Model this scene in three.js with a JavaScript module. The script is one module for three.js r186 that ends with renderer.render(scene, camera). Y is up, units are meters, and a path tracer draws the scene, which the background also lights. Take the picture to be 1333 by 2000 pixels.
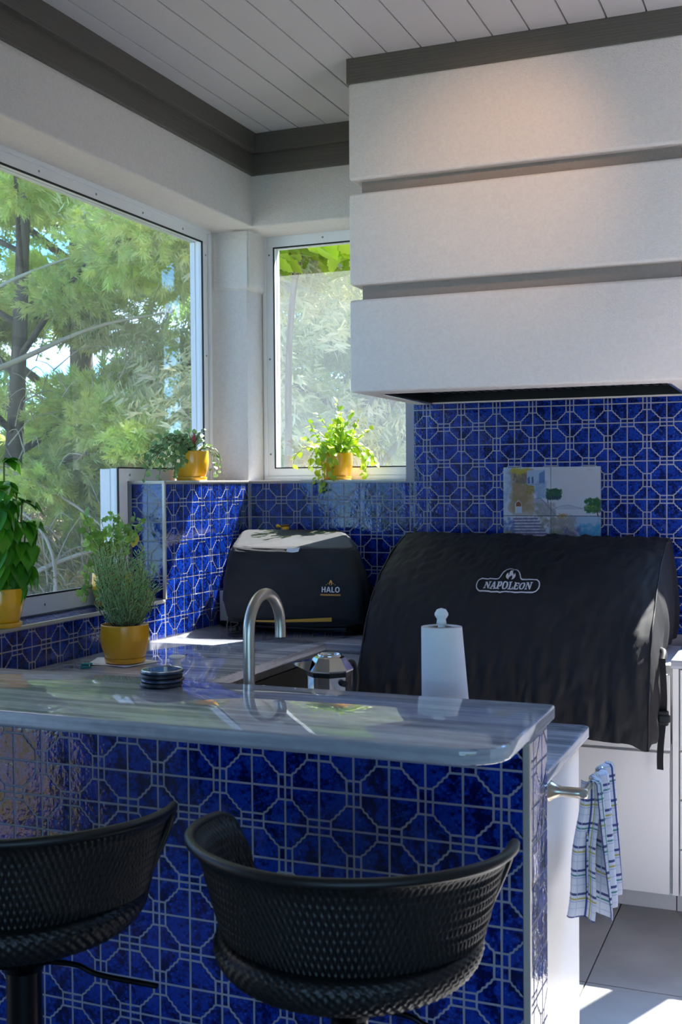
import * as THREE from 'three';
import { Sky } from 'three/addons/objects/Sky.js';
import { RoundedBoxGeometry } from 'three/addons/geometries/RoundedBoxGeometry.js';
import { mergeGeometries, mergeVertices, toCreasedNormals } from 'three/addons/utils/BufferGeometryUtils.js';

// ---------------------------------------------------------------- camera, sky, sun, exposure
const scene = new THREE.Scene();
const camera = new THREE.PerspectiveCamera(47.997, 1333 / 2000, 0.05, 200);
camera.position.set(2.369, 1.519, 4.672);
camera.rotation.set(-0.02423, 0.38929, -0.00734, 'YXZ');
camera.focus = 3.9;
camera.userData.fStop = 9;
scene.add(camera);

const SUN_DIR = new THREE.Vector3(0.42, 1.59, -1).normalize();
const sky = new Sky();
sky.scale.setScalar(1000);
sky.material.uniforms.turbidity.value = 7;
sky.material.uniforms.rayleigh.value = 0.75;
sky.material.uniforms.mieCoefficient.value = 0.004;
sky.material.uniforms.mieDirectionalG.value = 0.8;
sky.material.uniforms.sunPosition.value.copy(SUN_DIR).multiplyScalar(1000);
scene.add(sky);
scene.environmentIntensity = 0.95;

const sun = new THREE.DirectionalLight(new THREE.Color().setRGB(1.0, 0.95, 0.90), 26);
sun.name = 'sun';
sun.position.copy(SUN_DIR).multiplyScalar(25);
sun.castShadow = true;
sun.shadow.mapSize.set(4096, 4096);
Object.assign(sun.shadow.camera, { left: -14, right: 14, top: 14, bottom: -14, near: 1, far: 70 });
scene.add(sun, sun.target);

const renderer = new THREE.WebGLRenderer({ antialias: true });
renderer.toneMapping = THREE.LinearToneMapping;
renderer.toneMappingExposure = 1.27;
renderer.shadowMap.enabled = true;

// ---------------------------------------------------------------- helpers
const V3 = (x, y, z) => new THREE.Vector3(x, y, z);
function rngOf(seed) { let s = seed | 0; return () => { s = (s + 0x6d2b79f5) | 0; let t = Math.imul(s ^ (s >>> 15), 1 | s); t = (t + Math.imul(t ^ (t >>> 7), 61 | t)) ^ t; return ((t ^ (t >>> 14)) >>> 0) / 4294967296; }; }
const used = new Map();
function numbered(name) { const n = used.get(name) ?? 0; used.set(name, n + 1); return n ? name + '_' + String(n).padStart(3, '0') : name; }
function shadowed(m) { m.castShadow = true; m.receiveShadow = true; return m; }
const flat = (g) => { const list = Array.isArray(g) ? g.flat() : [g]; if (list.length === 1) return list[0]; const non = list.map((q) => { const n = q.index ? q.toNonIndexed() : q.clone(); for (const k of Object.keys(n.attributes)) if (!['position', 'normal', 'uv'].includes(k)) n.deleteAttribute(k); if (!n.attributes.uv) n.setAttribute('uv', new THREE.BufferAttribute(new Float32Array(n.attributes.position.count * 2), 2)); n.groups = []; return n; }); return mergeGeometries(non); };
function obj(name, g, mat, parent) { const top = !parent; const m = shadowed(new THREE.Mesh(flat(g), mat)); m.name = top ? numbered(name) : name; (parent ?? scene).add(m); return m; }
function tag(o, label, category, group, kind) { o.userData.label = label; if (category) o.userData.category = category; if (group) o.userData.group = group; if (kind) o.userData.kind = kind; return o; }
function thing(name, label, category, p = [0, 0, 0], turn = 0, group) { const o = new THREE.Group(); o.name = numbered(name); o.position.set(...p); o.rotation.y = turn; scene.add(o); return tag(o, label, category, group); }
function struct(name, g, mat, parent) { const m = obj(name, g, mat, parent); if (!parent) m.userData.kind = 'structure'; return m; }
function structGroup(name) { const o = new THREE.Group(); o.name = name; o.userData.kind = 'structure'; scene.add(o); return o; }
function stuff(o) { o.userData.kind = 'stuff'; return o; }

// uv in metres from the dominant axis of each face
function uvBox(g, s = 1, du = 0, dv = 0) {
  const n = g.index ? g.toNonIndexed() : g; const p = n.attributes.position, q = n.attributes.normal, uv = new Float32Array(p.count * 2);
  for (let f = 0; f < p.count; f += 3) {
    let ax = 0, ay = 0, az = 0; for (let k = 0; k < 3; k++) { ax += Math.abs(q.getX(f + k)); ay += Math.abs(q.getY(f + k)); az += Math.abs(q.getZ(f + k)); }
    for (let k = 0; k < 3; k++) { const i = f + k, x = p.getX(i), y = p.getY(i), z = p.getZ(i); const [u, v] = ay >= ax && ay >= az ? [x, z] : ax > az ? [z, y] : [x, y]; uv[i * 2] = u * s + du; uv[i * 2 + 1] = v * s + dv; }
  }
  n.setAttribute('uv', new THREE.BufferAttribute(uv, 2)); return n;
}
function box(x0, x1, y0, y1, z0, z1, r = 0) {
  const w = x1 - x0, h = y1 - y0, d = z1 - z0; r = Math.min(r, w / 2.2, h / 2.2, d / 2.2);
  const g = r > 0 ? new RoundedBoxGeometry(w, h, d, r > 0.006 ? 3 : 1, r) : new THREE.BoxGeometry(w, h, d);
  g.translate((x0 + x1) / 2, (y0 + y1) / 2, (z0 + z1) / 2); return uvBox(g);
}
function tube(pts, r, seg = 24, rad = 10, closed = false) { return new THREE.TubeGeometry(new THREE.CatmullRomCurve3(pts.map((p) => V3(...p)), closed), seg, r, rad, closed); }
// tube whose radius changes along its length
function taper(pts, r0, r1, seg = 10, rad = 6) {
  const c = new THREE.CatmullRomCurve3(pts.map((p) => Array.isArray(p) ? V3(...p) : p)); const g = new THREE.TubeGeometry(c, seg, 1, rad, false), P = g.attributes.position, N = g.attributes.normal;
  for (let i = 0; i <= seg; i++) { const t = i / seg, r = r0 + (r1 - r0) * t, q = c.getPointAt(t); for (let j = 0; j <= rad; j++) { const k = i * (rad + 1) + j; P.setXYZ(k, q.x + N.getX(k) * r, q.y + N.getY(k) * r, q.z + N.getZ(k) * r); } }
  return g;
}
function rod(a, b, r, seg = 12) { const A = V3(...a), B = V3(...b), d = B.clone().sub(A); const g = new THREE.CylinderGeometry(r, r, d.length(), seg); g.applyQuaternion(new THREE.Quaternion().setFromUnitVectors(V3(0, 1, 0), d.normalize())); g.translate(...A.add(B).multiplyScalar(0.5).toArray()); return g; }
function lathe(prof, seg = 40) { return new THREE.LatheGeometry(prof.map((p) => new THREE.Vector2(p[0], p[1])), seg); }
function at(g, x, y, z) { g.translate(x, y, z); return g; }
// flat outline in the ground plane (x, z) made into a slab
function slab(pts, y0, y1, bevel, holes = []) {
  const s = Array.isArray(pts) ? new THREE.Shape(pts.map((p) => new THREE.Vector2(p[0], -p[1]))) : pts; for (const h of holes) s.holes.push(new THREE.Path(h.map((p) => new THREE.Vector2(p[0], -p[1]))));
  const g = new THREE.ExtrudeGeometry(s, { depth: y1 - y0 - 2 * bevel, bevelEnabled: true, bevelThickness: bevel, bevelSize: bevel, bevelOffset: -bevel, bevelSegments: 3, curveSegments: 10 });
  g.translate(0, 0, bevel); g.rotateX(-Math.PI / 2); g.translate(0, y0, 0); return uvBox(toCreasedNormals(g, 0.6));
}
// rings of equal length joined into a skin; caps close the ends
function loft(rings, capStart, capEnd) {
  const n = rings[0].length, pos = [], uv = [], idx = [];
  rings.forEach((r, i) => r.concat([r[0]]).forEach((p, j) => { pos.push(...p); uv.push(j / n, i / rings.length); }));
  for (let i = 0; i + 1 < rings.length; i++) for (let j = 0; j < n; j++) { const a = i * (n + 1) + j, b = a + n + 1; idx.push(a, a + 1, b, a + 1, b + 1, b); }
  const cap = (i, f) => { const c = [0, 0, 0]; rings[i].forEach((p) => p.forEach((v, k) => { c[k] += v / n; })); const b = pos.length / 3; pos.push(...c); uv.push(0.5, 0.5); for (let j = 0; j < n; j++) { const a = i * (n + 1) + j; idx.push(...(f ? [b, a, a + 1] : [b, a + 1, a])); } };
  if (capStart) cap(0, false); if (capEnd) cap(rings.length - 1, true);
  const g = new THREE.BufferGeometry(); g.setAttribute('position', new THREE.Float32BufferAttribute(pos, 3)); g.setAttribute('uv', new THREE.Float32BufferAttribute(uv, 2)); g.setIndex(idx); g.computeVertexNormals();
  const N = g.attributes.normal; for (let i = 0; i < rings.length; i++) { const a = i * (n + 1), b = a + n; const v = V3(N.getX(a) + N.getX(b), N.getY(a) + N.getY(b), N.getZ(a) + N.getZ(b)).normalize(); N.setXYZ(a, v.x, v.y, v.z); N.setXYZ(b, v.x, v.y, v.z); }
  return g;
}
function sheet(nu, nv, f) {
  const pos = [], uv = [], idx = []; for (let j = 0; j <= nv; j++) for (let i = 0; i <= nu; i++) { pos.push(...f(i / nu, j / nv)); uv.push(i / nu, j / nv); }
  for (let j = 0; j < nv; j++) for (let i = 0; i < nu; i++) { const a = j * (nu + 1) + i, b = a + nu + 1; idx.push(a, a + 1, b, a + 1, b + 1, b); }
  const g = new THREE.BufferGeometry(); g.setAttribute('position', new THREE.Float32BufferAttribute(pos, 3)); g.setAttribute('uv', new THREE.Float32BufferAttribute(uv, 2)); g.setIndex(idx); g.computeVertexNormals(); return g;
}

// ---------------------------------------------------------------- textures (periodic noise)
function lattice(seed) { const r = rngOf(seed), a = new Float32Array(65536); for (let i = 0; i < 65536; i++) a[i] = r(); return a; }
const LAT = lattice(7);
function vnoise(x, y, px, py, salt = 0) {
  const xi = Math.floor(x), yi = Math.floor(y); let fx = x - xi, fy = y - yi; fx = fx * fx * (3 - 2 * fx); fy = fy * fy * (3 - 2 * fy);
  const w = (i, j) => LAT[((((i % px) + px) % px) * 131 + (((j % py) + py) % py) * 977 + salt * 4099) & 65535];
  const a = w(xi, yi), b = w(xi + 1, yi), c = w(xi, yi + 1), d = w(xi + 1, yi + 1); return a + (b - a) * fx + (c - a) * fy + (a - b - c + d) * fx * fy;
}
function fbm(u, v, px, py, oct, salt = 0) { let s = 0, a = 0.5, t = 0; for (let o = 0; o < oct; o++) { s += a * vnoise(u * px, v * py, px, py, salt + o); t += a; a *= 0.55; px *= 2; py *= 2; } return s / t; }
const sstep = (a, b, x) => { const t = Math.min(1, Math.max(0, (x - a) / (b - a))); return t * t * (3 - 2 * t); };
function tex(w, h, fn, srgb, rep) {
  const d = new Uint8Array(w * h * 4); for (let j = 0; j < h; j++) for (let i = 0; i < w; i++) { const c = fn((i + 0.5) / w, (j + 0.5) / h), k = (j * w + i) * 4; for (let q = 0; q < 3; q++) d[k + q] = Math.max(0, Math.min(255, (Array.isArray(c) ? c[q] : c) * 255)); d[k + 3] = 255; }
  const t = new THREE.DataTexture(d, w, h); t.wrapS = t.wrapT = THREE.RepeatWrapping; t.magFilter = THREE.LinearFilter; t.minFilter = THREE.LinearMipmapLinearFilter; t.generateMipmaps = true; if (srgb) t.colorSpace = THREE.SRGBColorSpace; if (rep) t.repeat.set(...rep); t.needsUpdate = true; return t;
}
const mixc = (a, b, t) => a.map((v, i) => v + (b[i] - v) * t);
const glazeTex = tex(512, 512, (u, v) => { const a = fbm(u, v, 6, 6, 5, 1), b = fbm(u, v, 26, 26, 4, 9), c = fbm(u, v, 60, 60, 2, 21); let col = mixc([0.030, 0.095, 0.37], [0.060, 0.20, 0.58], sstep(0.38, 0.62, a * 0.55 + b * 0.45)); col = mixc(col, [0.24, 0.44, 0.78], 0.55 * sstep(0.60, 0.78, b * 0.6 + c * 0.4)); col = mixc(col, [0.02, 0.05, 0.21], 0.7 * sstep(0.58, 0.40, b) * sstep(0.55, 0.42, a)); return col; }, true);
const orangePeel = tex(256, 256, (u, v) => fbm(u, v, 8, 8, 3, 3));
const stuccoTex = tex(512, 512, (u, v) => 0.6 * fbm(u, v, 64, 64, 3, 5) + 0.4 * vnoise(u * 128, v * 128, 128, 128, 8));
const stuccoTone = tex(256, 256, (u, v) => { const k = 0.95 + 0.05 * fbm(u, v, 40, 40, 3, 11); return [0.89 * k, 0.862 * k, 0.858 * k]; }, true);
const marbleTex = tex(1024, 1024, (u, v) => {
  const w = v + 0.004 * (fbm(u, v, 2, 2, 2, 31) - 0.5); const a = fbm(u, w, 3, 40, 4, 33), b = fbm(u, w, 9, 200, 3, 37), c = fbm(u, v, 90, 90, 2, 39), k = fbm(u, w, 2, 14, 2, 41);
  let t = 0.55 * sstep(0.3, 0.7, a) + 0.25 * b + 0.2 * k; let col = mixc([0.56, 0.57, 0.60], [0.86, 0.865, 0.885], t); col = mixc(col, [0.36, 0.38, 0.41], 0.7 * sstep(0.60, 0.72, 0.65 * fbm(u, w, 4, 80, 4, 51) + 0.35 * b)); return col.map((q) => q * (0.95 + 0.1 * c));
}, true, [0.5, 1.1]);
const woodGrain = tex(512, 512, (u, v) => 0.6 * fbm(u, v, 4, 90, 3, 61) + 0.4 * fbm(u, v, 2, 30, 3, 63));
const clothTex = tex(256, 256, (u, v) => 0.5 + 0.25 * Math.sin(u * 2 * Math.PI * 64) * Math.sin(v * 2 * Math.PI * 64) + 0.25 * (fbm(u, v, 30, 30, 3, 71) - 0.5));
const fabricTone = tex(256, 256, (u, v) => { const k = 0.7 + 0.6 * fbm(u, v, 10, 10, 5, 73); return [0.10 * k, 0.10 * k, 0.115 * k]; }, true);
const concreteTex = tex(512, 512, (u, v) => { const k = 0.9 + 0.2 * fbm(u, v, 8, 8, 5, 81); return [0.60 * k, 0.595 * k, 0.59 * k]; }, true);
const litterTex = tex(512, 512, (u, v) => { const a = fbm(u, v, 40, 40, 4, 91), b = fbm(u, v, 6, 6, 3, 93); return mixc(mixc([0.30, 0.24, 0.17], [0.62, 0.54, 0.40], a), [0.33, 0.38, 0.18], sstep(0.5, 0.7, b)); }, true);
const lawnTex = tex(256, 256, (u, v) => mixc([0.20, 0.27, 0.10], [0.38, 0.46, 0.20], fbm(u, v, 30, 30, 4, 89)), true);
const barkTex = tex(256, 256, (u, v) => { const a = fbm(u, v, 24, 6, 4, 95); return mixc([0.26, 0.22, 0.19], [0.60, 0.54, 0.48], a); }, true);
const paperTex = tex(256, 256, (u, v) => 0.5 + 0.5 * Math.cos(u * Math.PI * 64) * Math.cos(v * Math.PI * 64));
const brushedTex = tex(256, 256, (u, v) => 0.28 + 0.16 * fbm(u, v, 3, 100, 3, 97));

// ---------------------------------------------------------------- materials
const S = (o) => new THREE.MeshStandardMaterial(o), Ph = (o) => new THREE.MeshPhysicalMaterial(o);
const rep = (t, u, v = u) => { const c = t.clone(); c.repeat.set(u, v); c.needsUpdate = true; return c; };
const M = {
  glaze: Ph({ map: rep(glazeTex, 6), roughness: 0.07, bumpMap: rep(orangePeel, 14), bumpScale: 0.0005, specularIntensity: 1 }),
  grout: S({ color: '#96959f', roughness: 0.85 }),
  edgeTrim: S({ color: '#b8b2aa', roughness: 0.4, metalness: 0.35 }),
  stucco: S({ map: rep(stuccoTone, 3), bumpMap: rep(stuccoTex, 3.2), bumpScale: 0.002, roughness: 0.95 }),
  hood: S({ map: rep(stuccoTone, 3), bumpMap: rep(stuccoTex, 3.4), bumpScale: 0.0016, roughness: 0.95 }),
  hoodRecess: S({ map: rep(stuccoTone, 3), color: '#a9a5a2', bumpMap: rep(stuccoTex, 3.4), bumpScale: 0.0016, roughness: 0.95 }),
  ceiling: S({ color: '#c6c3c8', roughness: 0.6, bumpMap: rep(woodGrain, 3, 0.6), bumpScale: 0.0006 }),
  gap: S({ color: '#4a4744', roughness: 0.9 }),
  board: S({ color: '#5d5955', roughness: 0.55, bumpMap: rep(woodGrain, 1, 3), bumpScale: 0.002 }),
  vinyl: S({ color: '#e6e6ea', roughness: 0.4 }),
  gasket: S({ color: '#141216', roughness: 0.6 }),
  screwMetal: S({ color: '#8d8d90', roughness: 0.4, metalness: 0.8 }),
  glass: Ph({ color: '#f3f7f5', transmission: 1, roughness: 0.0, thickness: 0, ior: 1.5 }),
  marble: Ph({ map: marbleTex, color: '#f4f5fa', roughness: 0.03, specularIntensity: 1 }),
  cabinet: S({ color: '#e9e7e6', roughness: 0.35 }),
  cabinetDark: S({ color: '#3b3835', roughness: 0.35, metalness: 0.5 }),
  steel: S({ color: '#c9c6c0', roughness: 0.25, metalness: 1 }),
  brushed: Ph({ color: '#b9b4ab', metalness: 1, roughness: 0.34, roughnessMap: null }),
  chrome: S({ color: '#e3e0dc', roughness: 0.06, metalness: 1 }),
  nickel: S({ color: '#c2b8a8', roughness: 0.28, metalness: 1 }),
  liner: S({ color: '#2a2a2c', roughness: 0.35, metalness: 0.7 }),
  floorTile: S({ map: rep(concreteTex, 0.8), roughness: 0.45 }),
  concrete: S({ map: rep(concreteTex, 0.3), color: '#ffffff', roughness: 0.9 }),
  paving: S({ map: rep(concreteTex, 0.3), color: '#8f8a86', roughness: 0.9 }),
  wallTan: S({ map: rep(stuccoTone, 1), color: '#9a8d7c', roughness: 0.95 }),
  lawn: S({ map: rep(lawnTex, 0.4), roughness: 1 }),
  litter: S({ map: rep(litterTex, 0.35), roughness: 1 }),
  cover: Ph({ map: rep(fabricTone, 3), color: '#dcdcea', bumpMap: rep(clothTex, 9), bumpScale: 0.0006, roughness: 0.7, side: THREE.DoubleSide }),
  strap: S({ color: '#17171b', roughness: 0.6, side: THREE.DoubleSide }),
  gold: S({ color: '#c79a35', roughness: 0.6 }),
  pot: Ph({ color: '#e8a80c', roughness: 0.3, clearcoat: 0.6, clearcoatRoughness: 0.12, bumpMap: rep(orangePeel, 4), bumpScale: 0.0006 }),
  soil: S({ color: '#2d2018', roughness: 1, bumpMap: rep(stuccoTex, 2), bumpScale: 0.01 }),
  stem: S({ color: '#6b7a36', roughness: 0.8 }),
  woody: S({ color: '#6a5238', roughness: 0.9 }),
  paper: S({ color: '#f2f2f4', roughness: 0.9, bumpMap: rep(paperTex, 1.5, 2.2), bumpScale: 0.0008 }),
  white: S({ color: '#eeeef0', roughness: 0.35 }),
  black: S({ color: '#0d0d10', roughness: 0.4 }),
  wicker: Ph({ color: '#0b0b0d', roughness: 0.45, specularIntensity: 1 }),
  blackMetal: S({ color: '#101013', roughness: 0.3, metalness: 0.6 }),
  coaster: Ph({ color: '#243149', roughness: 0.25, clearcoat: 0.5 }),
  coasterRim: S({ color: '#151a26', roughness: 0.35 }),
  coasterTop: Ph({ color: '#2f7390', roughness: 0.12, clearcoat: 1 }),
  teal: S({ color: '#1d7a86', roughness: 0.4 }),
  brass: S({ color: '#b98a3c', roughness: 0.3, metalness: 0.9 }),
  yellowPlastic: S({ color: '#e2ab24', roughness: 0.4 }),
  greyPlastic: S({ color: '#b9b6b4', roughness: 0.5 }),
  bark: S({ map: rep(barkTex, 1, 1), roughness: 1, bumpMap: rep(barkTex, 1, 1), bumpScale: 0.02 }),
  twig: S({ color: '#c9beb2', roughness: 0.95 }),
};
const leafMat = (color, tr = 0.45, rough = 0.6) => Ph({ color, transmission: tr, thickness: 0, roughness: rough, side: THREE.DoubleSide, specularIntensity: 0.6 });
M.juniper = leafMat('#e0eaa2', 0.5, 0.9); M.dark = leafMat('#a2bc7c', 0.45, 0.9); M.olive = leafMat('#e0e4c6', 0.4, 0.85); M.vine = leafMat('#c4dc38', 0.6, 0.6);
M.basil = leafMat('#5aa52a', 0.42, 0.3); M.parsley = leafMat('#8fb552', 0.4, 0.6); M.rosemary = leafMat('#a3c283', 0.3, 0.7); M.ivyDark = leafMat('#7fa365', 0.3, 0.5); M.ivyLight = leafMat('#b9d63a', 0.5, 0.5);
M.brush = leafMat('#cdbd98', 0.3, 0.95);
M.screen = Ph({ color: '#b4b5b2', roughness: 1, transmission: 0.5, thickness: 0, transparent: true, opacity: 0.22, side: THREE.DoubleSide });
M.screenFine = M.screen.clone(); M.screenFine.opacity = 0.15;

// ---------------------------------------------------------------- mosaic tiles
// One quarter of the pattern is a square of side H: an octagon quarter, a corner piece and two small link pieces.
const H = 0.0762, GROUT = 0.0022, TILE_T = 0.0011;
const PIECES = [
  ['tile', [[0, 0], [0.8, 0], [0.8, 0.34], [0.34, 0.8], [0, 0.8]]],
  ['corner_tile', [[0.8, 0.34], [1, 0.34], [1, 1], [0.34, 1], [0.34, 0.8]]],
  ['link_tile', [[0.8, 0], [1, 0], [1, 0.34], [0.8, 0.34]]],
  ['link_tile', [[0, 0.8], [0.34, 0.8], [0.34, 1], [0, 1]]],
];
function clip(poly, ax, lim, keepLess) {
  const out = []; const inside = (p) => keepLess ? p[ax] <= lim + 1e-9 : p[ax] >= lim - 1e-9;
  poly.forEach((p, i) => { const q = poly[(i + 1) % poly.length]; if (inside(p)) out.push(p); if (inside(p) !== inside(q)) { const t = (lim - p[ax]) / (q[ax] - p[ax]); out.push([p[0] + (q[0] - p[0]) * t, p[1] + (q[1] - p[1]) * t]); } });
  return out.filter((p, i) => { const q = out[(i + 1) % out.length]; return Math.hypot(p[0] - q[0], p[1] - q[1]) > 1e-5; });
}
function inset(poly, d) {
  const n = poly.length, lines = poly.map((p, i) => { const q = poly[(i + 1) % n], l = Math.hypot(q[0] - p[0], q[1] - p[1]), nx = -(q[1] - p[1]) / l, ny = (q[0] - p[0]) / l; return [nx, ny, nx * p[0] + ny * p[1] + d]; });
  const out = lines.map((a, i) => { const b = lines[(i + n - 1) % n], det = b[0] * a[1] - b[1] * a[0]; if (Math.abs(det) < 1e-6) return null; return [(b[2] * a[1] - b[1] * a[2]) / det, (b[0] * a[2] - b[2] * a[0]) / det]; }).filter(Boolean);
  let area = 0; out.forEach((p, i) => { const q = out[(i + 1) % out.length]; area += p[0] * q[1] - q[0] * p[1]; }); return area > 2e-5 ? out : null;
}
function wavy(poly) {
  const out = []; poly.forEach((p, i) => {
    const q = poly[(i + 1) % poly.length], dx = q[0] - p[0], dy = q[1] - p[1], l = Math.hypot(dx, dy); out.push(p);
    if (Math.abs(Math.abs(dx) - Math.abs(dy)) < 0.12 * l && l > 0.02) { const s = dx > 0 ? 1 : -1; for (let k = 1; k < 15; k++) { const t = k / 15, w = 0.0013 * Math.sin((dx > 0 ? t : 1 - t) * Math.PI * 7) * s; out.push([p[0] + dx * t - (dy / l) * w, p[1] + dy * t + (dx / l) * w]); } }
  }); return out;
}
function pieceGeometry(poly, du, dv) {
  const base = inset(poly, GROUT); if (!base) return null; const a = wavy(base), n = a.length; let cx = 0, cy = 0; a.forEach((p) => { cx += p[0] / n; cy += p[1] / n; });
  const T = TILE_T, B = 0.0009, nb = a.map((p, i) => { const q = a[(i + 1) % n], o = a[(i + n - 1) % n]; let x = (q[1] - o[1]), y = -(q[0] - o[0]); const l = Math.hypot(x, y) || 1; return [x / l, y / l]; });
  const inner = a.map((p, i) => [p[0] - nb[i][0] * B, p[1] - nb[i][1] * B]); const P = [], N = [], I = [], UV = [];
  const ring = (r, z, f) => { const s = P.length / 3; r.forEach((p, i) => { P.push(p[0], p[1], z); N.push(...f(i)); UV.push(p[0] + du, p[1] + dv); }); return s; };
  const r0 = ring(a, 0, (i) => [nb[i][0], nb[i][1], 0]), r1 = ring(a, T - B * 0.9, (i) => { const k = 0.87; return [nb[i][0] * k, nb[i][1] * k, 0.5]; }), r2 = ring(inner, T, (i) => [nb[i][0] * 0.02, nb[i][1] * 0.02, 1]);
  for (let i = 0; i < n; i++) { const j = (i + 1) % n; for (const [u, v] of [[r0, r1], [r1, r2]]) I.push(u + i, u + j, v + i, u + j, v + j, v + i); }
  const c = P.length / 3; P.push(cx, cy, T + 0.0002); N.push(0, 0, 1); UV.push(cx + du, cy + dv); for (let i = 0; i < n; i++) I.push(c, r2 + i, r2 + ((i + 1) % n));
  const g = new THREE.BufferGeometry(); g.setAttribute('position', new THREE.Float32BufferAttribute(P, 3)); g.setAttribute('normal', new THREE.Float32BufferAttribute(N, 3)); g.setAttribute('uv', new THREE.Float32BufferAttribute(UV, 2)); g.setIndex(I); return g;
}
const pieceCache = new Map(), tileCounts = new Map();
// field: o = point at grid (0,0) where an octagon centre sits; u, v directions; range of u and v in metres; single(u, v) says whether pieces there are singled out
function tileField(parent, o, ud, vd, [u0, u1], [v0, v1], seed, single = () => true, limit = 290) {
  const nd = new THREE.Vector3().crossVectors(ud, vd), rot = new THREE.Matrix4().makeBasis(ud, vd, nd), q0 = new THREE.Quaternion().setFromRotationMatrix(rot), r = rngOf(seed), rest = [];
  if (!tileCounts.has(parent)) tileCounts.set(parent, {}); const tc = tileCounts.get(parent);
  for (let i = Math.floor(u0 / H); i < u1 / H; i++) for (let j = Math.floor(v0 / H); j < v1 / H; j++) {
    // octagon centre of this cell: grid corner with both indices even
    const ci = i % 2 === 0 ? i : i + 1, cj = j % 2 === 0 ? j : j + 1; const sx = ci === i ? 1 : -1, sy = cj === j ? 1 : -1;
    const variant = Math.floor(r() * 6), tx = (r() - 0.5) * 0.028, ty = (r() - 0.5) * 0.028;
    PIECES.forEach(([name, poly], k) => {
      let p = poly.map(([x, y]) => [x * H * sx, y * H * sy]); if (sx * sy < 0) p.reverse();
      const b = [u0 - ci * H, u1 - ci * H, v0 - cj * H, v1 - cj * H];
      p = clip(clip(clip(clip(p, 0, b[0], false), 0, b[1], true), 1, b[2], false), 1, b[3], true); if (p.length < 3) return;
      const key = variant + ':' + p.map((a) => a.map((x) => Math.round(x * 5e4)).join(',')).join(';');
      if (!pieceCache.has(key)) pieceCache.set(key, pieceGeometry(p, variant * 0.037 + (sx + 1) * 0.011, variant * 0.053 + (sy + 1) * 0.017)); const g = pieceCache.get(key); if (!g) return;
      const m = new THREE.Mesh(g, M.glaze); m.position.copy(o).addScaledVector(ud, ci * H).addScaledVector(vd, cj * H); m.quaternion.copy(q0).multiply(new THREE.Quaternion().setFromEuler(new THREE.Euler(tx * (k === 0 ? 1 : 0.4), ty * (k === 0 ? 1 : 0.4), 0)));
      const key2 = name; tc[key2] = tc[key2] ?? 0;
      if (single((ci + 0.5 * sx) * H, (cj + 0.5 * sy) * H) && tc[key2] < limit) { tc[key2]++; m.name = name; parent.add(shadowed(m)); }
      else { m.updateMatrix(); rest.push(g.clone().applyMatrix4(m.matrix)); }
    });
  }
  if (rest.length) stuff(obj('tile_field', mergeGeometries(rest), M.glaze, parent));
}

// ---------------------------------------------------------------- the room
const CEIL = 3.06, WX = -0.215, LEDGE = 1.067, SILL = 1.526, BZ = 2.533, BX = 1.873, FR = -0.155;
// ground outside
struct('ground_patio', box(2.5, 3.4, -0.25, -0.02, -1.5, 9), M.paving);
struct('ground_lawn', box(3.4, 30, -0.25, -0.04, -20, 22), M.lawn);
{
  const g = sheet(60, 60, (u, v) => { const x = -32 + u * 34.4, z = 8 - v * 44, d = Math.max(0, Math.hypot(x * 0.9, z) - 9); return [x, -0.12 + 0.10 * d + 0.25 * (fbm(u, v, 9, 9, 3, 101) - 0.5) * Math.min(1, d), z]; });
  const p = g.attributes.position, uv = g.attributes.uv; for (let i = 0; i < p.count; i++) uv.setXY(i, p.getX(i), p.getZ(i)); struct('ground_garden', g, M.litter);
}
// floor: large tiles with narrow joints
{
  const fl = structGroup('floor'); struct('subfloor', box(-0.2, 6, -0.2, -0.006, -0.2, 7.2), M.gap, fl);
  for (let i = 0; i < 7; i++) for (let j = 0; j < 9; j++) { const x0 = -0.065 + i * 0.9, z0 = 0.29 + (j - 1) * 0.9; obj('floor_tile', box(x0 + 0.002, Math.min(6, x0 + 0.898), -0.02, 0, Math.max(-0.2, z0 + 0.002), Math.min(7.2, z0 + 0.898), 0.0015), M.floorTile, fl); }
}
// ceiling: painted boards running front to back, closed roof above
{
  const c = structGroup('ceiling'); struct('roof_deck', [box(-0.22, 2.72, CEIL + 0.02, CEIL + 0.3, -0.22, 3.2), box(-0.22, 6.22, CEIL + 0.02, CEIL + 0.3, 3.2, 7.42)], M.gap, c);
  for (let k = -3; k < 43; k++) { const x0 = 0.437 + k * 0.1295, x1 = x0 + 0.1295; if (x1 < 0.06 || x0 > 5.95) continue; obj('ceiling_board', box(Math.max(0, x0) + 0.0022, x1 - 0.0022, CEIL, CEIL + 0.02, x0 > 2.5 ? 3.2 : 0, 7.2, 0.003), M.ceiling, c); }
}
// left wall: tiled low wall, stucco header, openings
const wallLeft = structGroup('wall_left');
struct('wall_core', [box(WX, -0.0015, 0, LEDGE - 0.012, 0.737, 2.75), box(WX, -0.0015, 0, SILL, 0, 0.7355), ], M.grout, wallLeft);
struct('wall_pier', [box(WX, 0, 0, CEIL, 2.75, 3.15), box(WX, 0, 0, 0.02, 3.15, 3.9), box(WX, 0, 0, CEIL, 3.9, 7.2)], M.stucco, wallLeft);
struct('header', [box(WX, 0.06, 2.662, CEIL, -0.06, 5.2, 0.008)], M.stucco, wallLeft);
const wallBack = structGroup('wall_back');
struct('wall_core', [box(WX, 0.755, 0, SILL, WX, -0.0015), box(0.755, 2.105, 0, CEIL, WX, -0.0015), box(2.105, 2.45, 0, SILL, WX, -0.0015), box(2.45, 2.5, 0, CEIL, WX, -0.0015)], M.grout, wallBack);
struct('header', [box(-0.06, 2.5, 2.662, CEIL, WX, 0.06, 0.008)], M.stucco, wallBack);
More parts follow.
